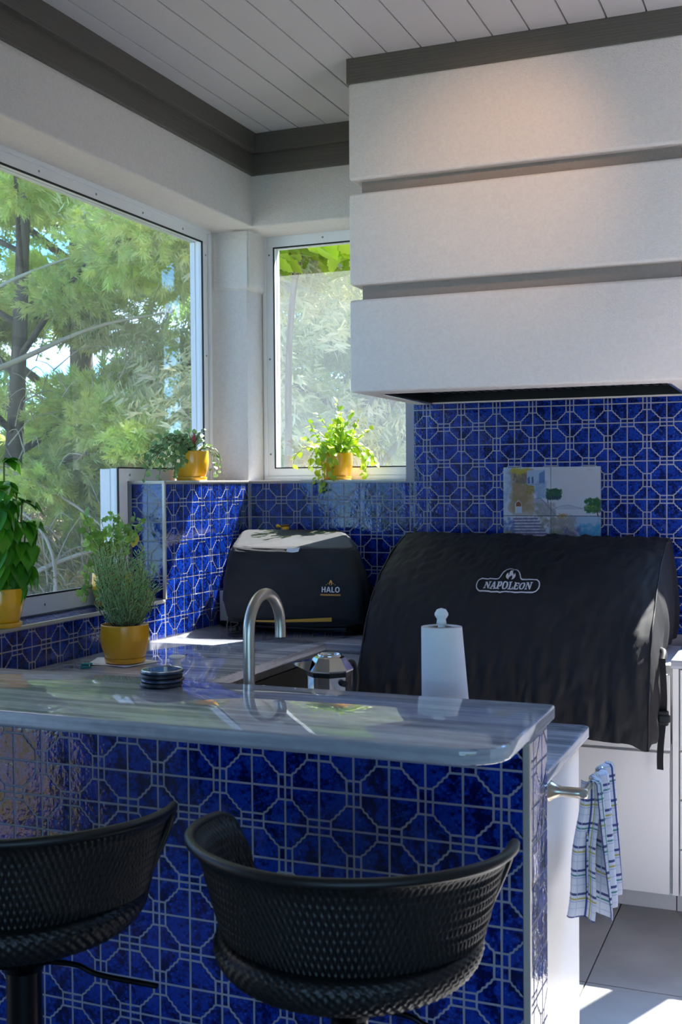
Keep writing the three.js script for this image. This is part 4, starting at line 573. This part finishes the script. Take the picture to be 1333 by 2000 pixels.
function potted(name, label, category, x, y, z, d, h, saucerR, group) {
  const t = thing(name, label, category, [x, y, z], 0, group); const r = d / 2, s = saucerR;
  obj('saucer', lathe([[0.001, 0], [s * 0.9, 0], [s * 0.97, 0.003], [s, 0.016], [s * 0.96, 0.018], [s * 0.92, 0.008], [0.001, 0.006]], 44), M.pot, t);
  obj('pot', lathe([[0.001, 0.007], [r * 0.72, 0.007], [r * 0.78, 0.012], [r * 0.90, 0.04], [r * 0.985, h * 0.52], [r, h * 0.68], [r * 0.975, h - 0.004], [r * 0.965, h], [r * 0.93, h], [r * 0.92, h - 0.006], [r * 0.90, h - 0.02], [0.001, h - 0.02]], 52), M.pot, t);
  obj('soil', lathe([[0.001, h - 0.010], [r * 0.5, h - 0.012], [r * 0.91, h - 0.017]], 30), M.soil, t); return t;
}
const tones = (m, k) => k.map((h) => { const c = m.clone(); c.color.copy(m.color).offsetHSL(h[0], 0, h[1]); return c; });
// a mound of vines: each vine a curve from the soil, leaves along it
function vines(t, mats, geo, list, seed, size, stemMat, gap = 0.016, back = 1) {
  const r = rngOf(seed), stems = []; for (const pts of list) { const c = new THREE.CatmullRomCurve3(pts.map((p) => V3(...p))), len = c.getLength(); stems.push(new THREE.TubeGeometry(c, Math.max(6, Math.round(len / 0.015)), 0.0011, 5)); const n = Math.floor(len / gap); for (let i = 1; i <= n; i++) { const q = c.getPointAt(Math.min(1, i / n)), tg = c.getTangentAt(Math.min(1, i / n)); const side = V3(r() - 0.5, r() - 0.45, r() - 0.5).addScaledVector(tg, 0.4).normalize(); if (back === 2) q.z = Math.max(q.z, -0.035); if (back === 0) q.x = Math.max(q.x, -0.035); leafN(t, geo, mats[Math.floor(r() * mats.length)], q.addScaledVector(side, 0.003), side, V3(q.x * 3 + (r() - 0.5) * 0.8 + 0.25, 0.5 + 0.5 * r(), q.z * 3 + (r() - 0.5) * 0.8 + 0.25), size * (0.6 + 0.7 * r()) * (1.1 - 0.3 * i / n)); } }
  obj('stem', stems, stemMat, t);
}
{ // bright trailing plant in the back window
  const t = potted('potted_ivy', 'yellow pot with bright lime-green trailing plant standing in the back window', 'potted plant', 0.402, SILL + 0.0105, -0.08, 0.142, 0.122, 0.066, 'plants in yellow pots'), r = rngOf(31), list = [];
  const up = [[0.05, 0.19], [-0.05, 0.18], [0.07, 0.07], [-0.05, 0.06], [0.12, 0.11], [0.01, 0.16], [0, 0.20], [-0.03, 0.15], [0.03, 0.17], [0.06, 0.12], [-0.07, 0.12], [0.0, 0.13], [0.09, 0.09], [-0.1, 0.07], [0.04, 0.09], [-0.04, 0.08], [0.02, 0.23], [0.10, 0.14], [-0.09, 0.14]];
  for (const [dx, hy] of up) list.push([[dx * 0.3, 0.11, (r() - 0.5) * 0.06], [dx * 0.8, 0.11 + hy * 0.55, (r() - 0.5) * 0.1], [dx * 1.15 + (r() - 0.5) * 0.03, 0.112 + hy, (r() - 0.5) * 0.1]]);
  for (const [dx, dz, dr] of [[0.13, 0.02, 0.10], [0.17, 0.0, 0.05], [0.15, 0.05, 0.13], [-0.11, 0.03, 0.06], [-0.20, 0.01, 0.05], [-0.06, 0.085, 0.13], [-0.03, 0.09, 0.17], [0.02, 0.10, 0.10], [0.11, 0.06, 0.02]]) list.push([[dx * 0.25, 0.115, dz * 0.5], [dx * 0.7, 0.15, dz * 1.0], [dx, 0.11, dz * 1.05], [dx * 1.05, 0.125 - dr, dz * 1.08]]);
  vines(t, tones(M.ivyLight, [[0, 0], [0.01, -0.06], [-0.02, 0.06]]), L.ivy, list, 32, 0.030, M.stem, 0.0125, 2);
}
{ // darker trailing plant with a pink flower spike on the corner sill
  const t = potted('potted_trailing_plant', 'yellow pot with dark green trailing plant and pink spike on the corner sill', 'potted plant', -0.075, SILL + 0.0105, 0.385, 0.148, 0.128, 0.066, 'plants in yellow pots'), r = rngOf(41), list = [];
  for (let k = 0; k < 13; k++) { const a = r() * 6.28, q = 0.03 + r() * 0.06, hy = 0.04 + 0.09 * r(); list.push([[0, 0.115, 0], [Math.cos(a) * q * 0.5, 0.125 + hy * 0.8, Math.sin(a) * q * 0.7], [Math.cos(a) * q * 0.8, 0.12 + hy, Math.sin(a) * q * 1.3]]); }
  for (let k = 0; k < 24; k++) { const reach = 0.12 + 0.30 * r(), fall = 0.01 + 0.11 * r(), x = -0.02 + 0.07 * r(); list.push([[0.01, 0.118, 0.02], [x, 0.155 + 0.04 * r(), 0.06 + reach * 0.3], [x + 0.01, 0.12 + 0.03 * (r() - 0.5), reach * 0.8], [x + 0.02, Math.max(0.012, 0.128 - fall), reach]]); }
  for (const [z, d] of [[-0.10, 0.08], [-0.13, 0.04], [-0.085, 0.11], [-0.16, 0.1], [-0.11, 0.02]]) list.push([[0.01, 0.12, -0.02], [0.03, 0.15, z * 0.7], [0.045, 0.12, z], [0.05, 0.125 - d, z * 1.1]]);
  vines(t, tones(M.ivyDark, [[0, 0], [0.015, -0.07], [-0.02, 0.07]]), L.oval, list, 42, 0.0265, M.woody, 0.0195, 0);
  obj('flower_spike', lathe([[0.001, 0.135], [0.004, 0.135], [0.009, 0.15], [0.0105, 0.17], [0.009, 0.192], [0.004, 0.205], [0.001, 0.207]], 16).rotateX(-0.12), S({ color: '#d0525e', roughness: 0.7, bumpMap: rep(stuccoTex, 1), bumpScale: 0.003 }), t).userData.label = 'pink flower spike'; obj('flower_stalk', rod([0, 0.1, 0.002], [0, 0.137, -0.003], 0.002), M.stem, t);
}
{ // parsley behind the rosemary
  const t = potted('potted_parsley', 'yellow pot with pale lobed herb on the low ledge, behind the rosemary', 'potted plant', -0.082, LEDGE, 0.985, 0.15, 0.125, 0.068, 'plants in yellow pots'), r = rngOf(51), mats = tones(M.parsley, [[0, 0], [0.01, -0.07], [-0.01, 0.05]]), stems = [];
  for (let k = 0; k < 34; k++) { const a = r() * 6.28, q = 0.04 + 0.12 * r(), hy = 0.07 + 0.16 * r(), left = k < 9; const dz = left ? 0.10 + 0.10 * r() : Math.sin(a) * q, dx = left ? 0.03 * r() : Math.cos(a) * q * 0.6; const end = V3(dx, left ? (k < 4 ? -0.02 + 0.1 * r() : 0.19 + 0.06 * r()) : 0.125 + hy, dz); const c = new THREE.CatmullRomCurve3([V3(dx * 0.1, 0.11, dz * 0.1), V3(dx * 0.5, 0.14 + Math.max(hy * 0.5, 0.05), dz * 0.6), end]); stems.push(new THREE.TubeGeometry(c, 10, 0.0012, 5)); for (let j = 0; j < 7; j++) { const q2 = c.getPointAt(Math.max(0.55, 1 - j * 0.06)), dir = V3(r() - 0.5, r() * 0.7 - 0.1, r() - 0.5).normalize(); placeLeaf(t, L.lobed, mats[Math.floor(r() * 3)], q2, dir, 0.020 + 0.018 * r(), r() * 6.28); } }
  const yl = M.parsley.clone(); yl.color.set('#d8cf52'); placeLeaf(t, L.oval, yl, V3(0.03, 0.215, -0.10), V3(0, 1, -0.2), 0.07, 1.2).userData.label = 'yellowed leaf'; obj('stem', stems, M.stem, t);
}
{ // basil
  const t = potted('potted_basil', 'yellow pot with broad glossy basil leaves at the left edge of the ledge', 'potted plant', -0.052, LEDGE, 1.672, 0.15, 0.125, 0.07, 'plants in yellow pots'), r = rngOf(61), mats = tones(M.basil, [[0, 0], [0.01, -0.06], [-0.015, 0.05]]), stems = [];
  for (const [sx, sz, top] of [[0.0, -0.03, 0.53], [0.03, 0.05, 0.44], [-0.02, 0.09, 0.50], [0.045, -0.05, 0.40], [0.03, -0.09, 0.33]]) { const c = new THREE.CatmullRomCurve3([V3(sx * 0.4, 0.11, sz * 0.4), V3(sx, 0.11 + (top - 0.11) * 0.5, sz * 0.9), V3(sx * 1.2, top, sz)]); stems.push(new THREE.TubeGeometry(c, 16, 0.003, 6)); const n = Math.round((top - 0.1) / 0.075); for (let i = 0; i <= n; i++) for (let s = 0; s < (i === n ? 5 : 4); s++) { const q = c.getPointAt(0.12 + 0.88 * i / n), a0 = s * 1.57 + i * 0.8 + r() * 0.5, droop = -0.15 - 0.55 * r(), a = Math.cos(a0) < -0.3 ? Math.PI - a0 : a0; leafN(t, L.basil, mats[Math.floor(r() * 3)], q, V3(Math.cos(a), droop - 0.35 + (i === n ? 0.9 : 0), Math.sin(a)), V3(Math.cos(a) * 0.5, 1, Math.sin(a) * 0.5), (0.066 + 0.03 * r()) * (i === n ? 0.8 : 1)); } }
  obj('stem', stems, M.stem, t);
}
{ // rosemary: upright stems set with needles
  const t = potted('potted_rosemary', 'yellow pot with upright grey-green rosemary standing on white napkins', 'potted plant', 0.200, 0.9185, 1.335, 0.166, 0.130, 0.070, 'plants in yellow pots'), r = rngOf(71), stems = [], nee = [];
  const needle = leafShape([0.02, 0.065, 0.06, 0.01], 0.15, 0.3);
  for (let k = 0; k < 110; k++) { const a = r() * 6.28, q = 0.066 * Math.sqrt(r()), hy = 0.06 + 0.26 * Math.pow(r(), 0.7) * (1 - q * 3.5), ex = Math.cos(a) * (q * 1.3 + 0.008 * r()), ez = Math.sin(a) * (q * 1.3); const c = new THREE.CatmullRomCurve3([V3(Math.cos(a) * q * 0.5, 0.11, Math.sin(a) * q * 0.5), V3(ex * 0.95, 0.11 + hy * 0.5, ez * 0.95), V3(ex * 1.15 + (r() - 0.5) * 0.06, 0.118 + hy, ez * 1.15 + (r() - 0.5) * 0.06)]); stems.push(new THREE.TubeGeometry(c, 8, 0.0012, 4)); const n = Math.round(hy * 230); for (let i = 0; i < n; i++) { const s = 0.12 + 0.88 * i / n, p = c.getPointAt(s), b = r() * 6.28, m = new THREE.Matrix4().compose(p, new THREE.Quaternion().setFromUnitVectors(UPQ, V3(Math.cos(b), 0.35 + 0.9 * r(), Math.sin(b)).normalize()), V3(1, 1, 1).multiplyScalar(0.017 + 0.010 * r())); nee.push(m); } }
  obj('stem', stems, M.woody, t); const im = new THREE.InstancedMesh(needle, M.rosemary, nee.length), cc = new THREE.Color(); nee.forEach((m, i) => { im.setMatrixAt(i, m); im.setColorAt(i, cc.setRGB(0.75 + 0.5 * r(), 0.8 + 0.4 * r(), 0.75 + 0.4 * r())); }); im.name = 'needles'; stuff(shadowed(im)); t.add(im);
}

// ---------------------------------------------------------------- trees and undergrowth outside
function tuft(n, len, w, seed, spread = 0.9) { const r = rngOf(seed), P = [], I = []; for (let k = 0; k < n; k++) { const a = r() * 6.28, e = spread * Math.sqrt(r()), d = V3(Math.cos(a) * e, 1, Math.sin(a) * e).normalize(), o = V3(0, 1, 0).multiplyScalar(len * 0.7 * r()), l = len * (0.35 + 0.5 * r()), s = V3().crossVectors(d, V3(r() - 0.5, r() - 0.5, r() - 0.5)).normalize().multiplyScalar(w * (0.6 + 0.8 * r())), b = P.length / 3, m = o.clone().addScaledVector(d, l * 0.5), e2 = o.clone().addScaledVector(d, l).add(V3(0, -0.12 * l, 0)); for (const q of [o, m.clone().add(s), m.clone().sub(s), e2]) P.push(q.x, q.y, q.z); I.push(b, b + 1, b + 2, b + 1, b + 3, b + 2); } const g = new THREE.BufferGeometry(); g.setAttribute('position', new THREE.Float32BufferAttribute(P, 3)); g.setIndex(I); g.computeVertexNormals(); return g; }
function sprig(n, len, leaf, size, seed) { const r = rngOf(seed), list = []; for (let k = 0; k < n; k++) { const a = r() * 6.28, m = new THREE.Matrix4().compose(V3((r() - 0.5) * len * 0.15, len * (0.05 + 0.95 * k / n), (r() - 0.5) * len * 0.15), new THREE.Quaternion().setFromUnitVectors(UPQ, V3(Math.cos(a), 0.5, Math.sin(a)).normalize()).multiply(new THREE.Quaternion().setFromAxisAngle(UPQ, r() * 6.28)), V3(1, 1, 1).multiplyScalar(size * (0.7 + 0.6 * r()))); list.push(leaf.clone().applyMatrix4(m)); } return mergeGeometries(list); }
const G = { juniper: tuft(30, 0.12, 0.0045, 201, 0.75), broad: sprig(26, 0.22, leafShape([0.05, 0.32, 0.02], 0.2, 0.2), 0.036, 202), olive: sprig(26, 0.26, leafShape([0.03, 0.11, 0.08, 0.01], 0.12, 0.3), 0.062, 203), vine: sprig(7, 0.2, L.vine, 0.085, 204), dry: tuft(22, 0.28, 0.004, 205, 1.3) };
function foliage(parent, geo, mat, clumps, per, scale, seed, droop = 0, tint = 0.25) {
  const r = rngOf(seed), im = new THREE.InstancedMesh(geo, mat, clumps.length * per), m = new THREE.Matrix4(), q = new THREE.Quaternion(), cc = new THREE.Color(); let k = 0;
  for (const [c, R, out] of clumps) { const tone = 1 - tint + 2 * tint * r(); for (let i = 0; i < per; i++) { let d; do { d = V3(r() * 2 - 1, r() * 2 - 1, r() * 2 - 1); } while (d.lengthSq() > 1); const p = V3(c[0] + d.x * R[0], c[1] + d.y * R[1], c[2] + d.z * R[2]); const dir = V3(d.x * 0.9 + out[0], d.y * 0.6 + out[1] - droop, d.z * 0.9 + out[2]).add(V3(r() - 0.5, r() - 0.5, r() - 0.5)).normalize(); q.setFromUnitVectors(UPQ, dir); const s = scale * (0.65 + 0.7 * r()); im.setMatrixAt(k, m.compose(p, q, V3(s, s, s))); const f = tone * (0.85 + 0.3 * r()); im.setColorAt(k, cc.setRGB(f * (0.92 + 0.2 * r()), f, f * (0.8 + 0.3 * r()))); k++; } }
  im.name = 'foliage'; stuff(shadowed(im)); parent.add(im); return im;
}
function tree(name, label, x, z, o) { // o: h, trunk, lean, boughs, crown {c, r}, geo, mat, per, scale, seed
  const t = thing(name, label, 'tree', [x, -0.1, z], 0, o.group), r = rngOf(o.seed), top = V3(o.lean[0], o.h, o.lean[1]); const tp = [V3(0, 0, 0), V3(o.lean[0] * 0.2 + 0.08, o.h * 0.35, o.lean[1] * 0.2), V3(o.lean[0] * 0.6 - 0.05, o.h * 0.7, o.lean[1] * 0.6), top]; obj('trunk', taper(tp, o.trunk, o.trunk * 0.25, 14, 9), M.bark, t); const tc = new THREE.CatmullRomCurve3(tp), clumps = [], twigs = [];
  for (let k = 0; k < o.boughs; k++) { const s = o.from + (0.97 - o.from) * (k + r()) / o.boughs, p0 = tc.getPoint(s), a = k * 2.4 + r() * 1.2, e = (s - o.from) / (1 - o.from), reach = o.reach * (o.shape === 'cone' ? 1.1 - 0.75 * e : 0.55 + 0.75 * Math.sin(Math.PI * Math.min(1, e * 0.85 + 0.12))), rise = (o.rise ?? 0.25) * reach; const p2 = p0.clone().add(V3(Math.cos(a) * reach, rise, Math.sin(a) * reach)), p1 = p0.clone().lerp(p2, 0.5).add(V3((r() - 0.5) * 0.2, 0.12 * reach, (r() - 0.5) * 0.2)); obj('branch', taper([p0, p1, p2], o.trunk * 0.32 * (1.1 - e * 0.6), 0.008, 10, 6), M.bark, t); const bc = new THREE.CatmullRomCurve3([p0, p1, p2]);
    for (let j = 0; j < o.clumps; j++) { const u = 0.25 + 0.8 * (j + r()) / o.clumps, p = bc.getPoint(Math.min(1, u)), d = V3(Math.cos(a + (r() - 0.5) * 2.2), (r() - 0.3) * 0.9, Math.sin(a + (r() - 0.5) * 2.2)), off = (0.15 + 0.35 * r()) * (o.fluff ?? 1), c = p.clone().addScaledVector(d, off); twigs.push(taper([p, p.clone().addScaledVector(d, off * 0.5).add(V3(0, 0.04, 0)), c], 0.008, 0.003, 4, 4)); const R = (0.16 + 0.20 * r()) * (o.fluff ?? 1); clumps.push([c.toArray(), [R * 1.2, R * (o.flat ?? 0.7), R * 1.2], [d.x * 0.8, d.y * 0.5, d.z * 0.8]]); } }
  stuff(obj('twigs', twigs, M.twig, t)); foliage(t, o.geo, o.mat, clumps, o.per, o.scale, o.seed + 1, o.droop ?? 0, o.tint ?? 0.25); return t;
}
const grp = 'trees outside the windows';
tree('juniper', 'sunlit juniper with pale branches, closest tree outside the left window', -3.35, -2.35, { h: 6.2, trunk: 0.085, lean: [0.5, -0.3], boughs: 22, from: 0.2, reach: 1.75, clumps: 7, geo: G.juniper, mat: M.juniper, per: 150, scale: 1, seed: 301, rise: 0.28, flat: 0.55 });
tree('juniper', 'bright juniper filling the upper right of the left window', -3.0, -5.3, { h: 7.6, trunk: 0.16, lean: [-0.3, 0.2], boughs: 30, from: 0.16, reach: 2.1, clumps: 8, geo: G.juniper, mat: M.juniper, per: 160, scale: 1.3, seed: 311, rise: 0.1, flat: 0.6, droop: 0.2 });
tree('juniper', 'lower juniper with dense green sprays beyond the left ledge plants', -2.25, -3.3, { h: 2.1, trunk: 0.05, lean: [0.1, 0.1], boughs: 12, from: 0.15, reach: 0.75, clumps: 6, geo: G.juniper, mat: M.juniper, per: 130, scale: 0.95, seed: 321, rise: 0.35 });
tree('broadleaf_tree', 'dark broadleaf tree deep behind the junipers at left', -6.2, -7.4, { h: 8.5, trunk: 0.2, lean: [0.4, 0.2], boughs: 16, from: 0.12, reach: 3.0, clumps: 6, geo: G.broad, mat: M.dark, per: 60, scale: 1.5, seed: 331, fluff: 1.7 });
tree('broadleaf_tree', 'dark broadleaf tree at the far left behind the closest juniper', -8.6, -5.6, { h: 7.2, trunk: 0.2, lean: [0.2, -0.3], boughs: 12, from: 0.12, reach: 2.4, clumps: 6, geo: G.broad, mat: M.dark, per: 40, scale: 1.5, seed: 341, fluff: 1.7 });
tree('broadleaf_tree', 'dark broadleaf tree far behind, between the two windows', -3.6, -10.2, { h: 9.5, trunk: 0.22, lean: [0.4, 0.2], boughs: 15, from: 0.1, reach: 3.0, clumps: 6, geo: G.broad, mat: M.dark, per: 60, scale: 1.7, seed: 351, fluff: 1.8 });
tree('broadleaf_tree', 'dark tree far behind the olive tree in the back window', -0.6, -9.0, { h: 6.4, trunk: 0.2, lean: [-0.3, 0.2], boughs: 26, from: 0.1, reach: 2.4, clumps: 8, geo: G.broad, mat: M.dark, per: 40, scale: 1.6, seed: 361, fluff: 1.6 });
tree('olive_tree', 'silvery olive tree with narrow leaves filling the back window', -0.72, -3.15, { h: 4.6, trunk: 0.10, lean: [0.30, 0.1], boughs: 26, from: 0.12, reach: 1.12, clumps: 8, geo: G.olive, mat: M.olive, per: 46, scale: 1.0, seed: 371, rise: 0.35, fluff: 0.95, tint: 0.2 });
tree('broadleaf_tree', 'broadleaf tree behind the kitchen to the right, mirrored in the left window', 4.4, -7.2, { h: 6.2, trunk: 0.18, lean: [0.2, 0.2], boughs: 24, from: 0.1, reach: 2.3, clumps: 7, geo: G.broad, mat: M.dark, per: 46, scale: 1.6, seed: 391, fluff: 1.6 });
{ // vine with broad lime leaves hanging in front of the olive
  const t = thing('grape_vine', 'lime-green vine with broad leaves hanging across the top of back window', 'vine', [-0.35, -0.1, -1.35]), r = rngOf(381), clumps = []; const c = [[0, 0, 0], [-0.05, 1.4, 0.05], [0.05, 2.9, 0.1], [0.3, 3.25, 0.15], [0.62, 3.2, 0.25]]; obj('trunk', taper(c, 0.03, 0.012, 24, 7), M.bark, t);
  for (let k = 0; k < 34; k++) clumps.push([[-0.25 + 0.90 * r(), 2.99 + 0.75 * r() * r(), -0.15 + 0.5 * r()], [0.07, 0.05, 0.08], [0, -0.5, 0.1]]); foliage(t, G.vine, M.vine, clumps, 6, 0.9, 382, 0.5, 0.2); stuff(obj('twigs', clumps.slice(0, 24).map(([p]) => taper([[p[0] * 0.5 + 0.1, 3.25, 0.15], [p[0], p[1] + 0.08, p[2]], p], 0.006, 0.003, 6, 5)), M.twig, t));
}
for (const [i, x, z, h, w, label] of [[0, -2.75, -2.35, 1.15, 0.9, 'tangle of dry bare twigs outside the left window, closest to the ledge'], [1, -3.7, -3.9, 1.5, 1.2, 'dry brown brush behind the closest tangle of twigs'], [2, -4.9, -5.2, 1.6, 1.5, 'large dry thicket deeper under the junipers'], [3, -2.3, -4.6, 1.25, 0.9, 'dry bush under the bright juniper right of the twigs'], [4, -0.9, -4.4, 1.5, 1.1, 'pale dry shrub standing low behind the olive tree']]) {
  const t = thing('dry_shrub', label, 'shrub', [x, -0.05 + (i > 0 ? 0.05 : 0), z], 0, 'dry undergrowth outside'), r = rngOf(400 + i), tw = []; for (let k = 0; k < 70; k++) { const a = r() * 6.28, q = w * (0.3 + 0.7 * r()), hy = h * (0.35 + 0.75 * r()), p2 = V3(Math.cos(a) * q, hy * (0.6 + 0.4 * r()), Math.sin(a) * q); tw.push(taper([V3(Math.cos(a) * 0.1, 0, Math.sin(a) * 0.1), p2.clone().multiplyScalar(0.5).add(V3((r() - 0.5) * 0.3, hy * 0.25, (r() - 0.5) * 0.3)), p2], 0.012, 0.003, 8, 5)); for (let j = 0; j < 3; j++) { const b = p2.clone().multiplyScalar(0.55 + 0.4 * r()).add(V3(0, 0.05, 0)), d = V3(r() - 0.5, r() - 0.25, r() - 0.5).multiplyScalar(0.7); tw.push(taper([b, b.clone().addScaledVector(d, 0.5).add(V3(0, 0.05, 0)), b.clone().add(d)], 0.006, 0.002, 5, 4)); } }
  stuff(obj('twigs', tw, M.twig, t)); const cl = []; for (let k = 0; k < 26; k++) { const a = r() * 6.28, q = w * Math.sqrt(r()); cl.push([[Math.cos(a) * q, h * (0.15 + 0.7 * r()), Math.sin(a) * q], [0.25, 0.2, 0.25], [0, 0.4, 0]]); } foliage(t, i === 4 ? G.olive : G.dry, i === 4 ? M.olive : M.brush, cl, i === 4 ? 14 : 26, 1, 420 + i, 0, 0.3);
}
{ // long pale dead branches reaching across the left window
  const t = thing('dead_branches', 'pale dead limbs with bare side branches stretching across the left window', 'branch', [-2.6, 0, -1.9]), r = rngOf(431); const limb = (pts, r0) => obj('branch', taper(pts, r0, 0.006, 16, 6), M.twig, t);
  limb([[-0.9, 2.1, 0.2], [-0.2, 2.38, 0.0], [0.35, 2.62, -0.2], [0.9, 2.72, -0.35]], 0.03); limb([[0.2, -0.05, 0.5], [0.35, 0.75, 0.3], [0.15, 1.15, 0.1], [-0.35, 1.5, 0.0]], 0.022); limb([[-0.3, -0.05, -0.6], [0.1, 0.6, -0.4], [0.6, 0.95, -0.3], [1.1, 1.1, -0.4]], 0.026); limb([[0.1, -0.05, 0.6], [0.25, 0.6, 0.45], [0.6, 0.85, 0.2], [0.95, 1.35, -0.1]], 0.02); limb([[-0.9, 2.6, 0.1], [-0.2, 2.95, 0.0], [0.3, 3.15, -0.2]], 0.024); limb([[-0.9, 1.55, 0.3], [-0.2, 1.62, 0.1], [0.25, 1.42, 0], [0.55, 1.18, -0.1]], 0.026); limb([[0.55, -0.05, -0.4], [0.5, 0.7, -0.5], [0.75, 1.35, -0.7], [1.2, 1.72, -1.0]], 0.03); limb([[-0.5, -0.05, 0.3], [-0.1, 0.8, 0.2], [0.5, 1.1, 0.0], [1.0, 1.25, -0.5]], 0.03); const tw = []; for (let k = 0; k < 90; k++) { const p = V3(-0.6 + 1.5 * r(), 0.9 + 1.5 * r(), -0.4 * r()), d = V3(r() - 0.5, r() - 0.4, r() - 0.5).multiplyScalar(0.8); tw.push(taper([p, p.clone().addScaledVector(d, 0.5).add(V3(0, 0.08, 0)), p.clone().add(d)], 0.006, 0.002, 6, 4)); } stuff(obj('twigs', tw, M.twig, t));
}
renderer.render(scene, camera);
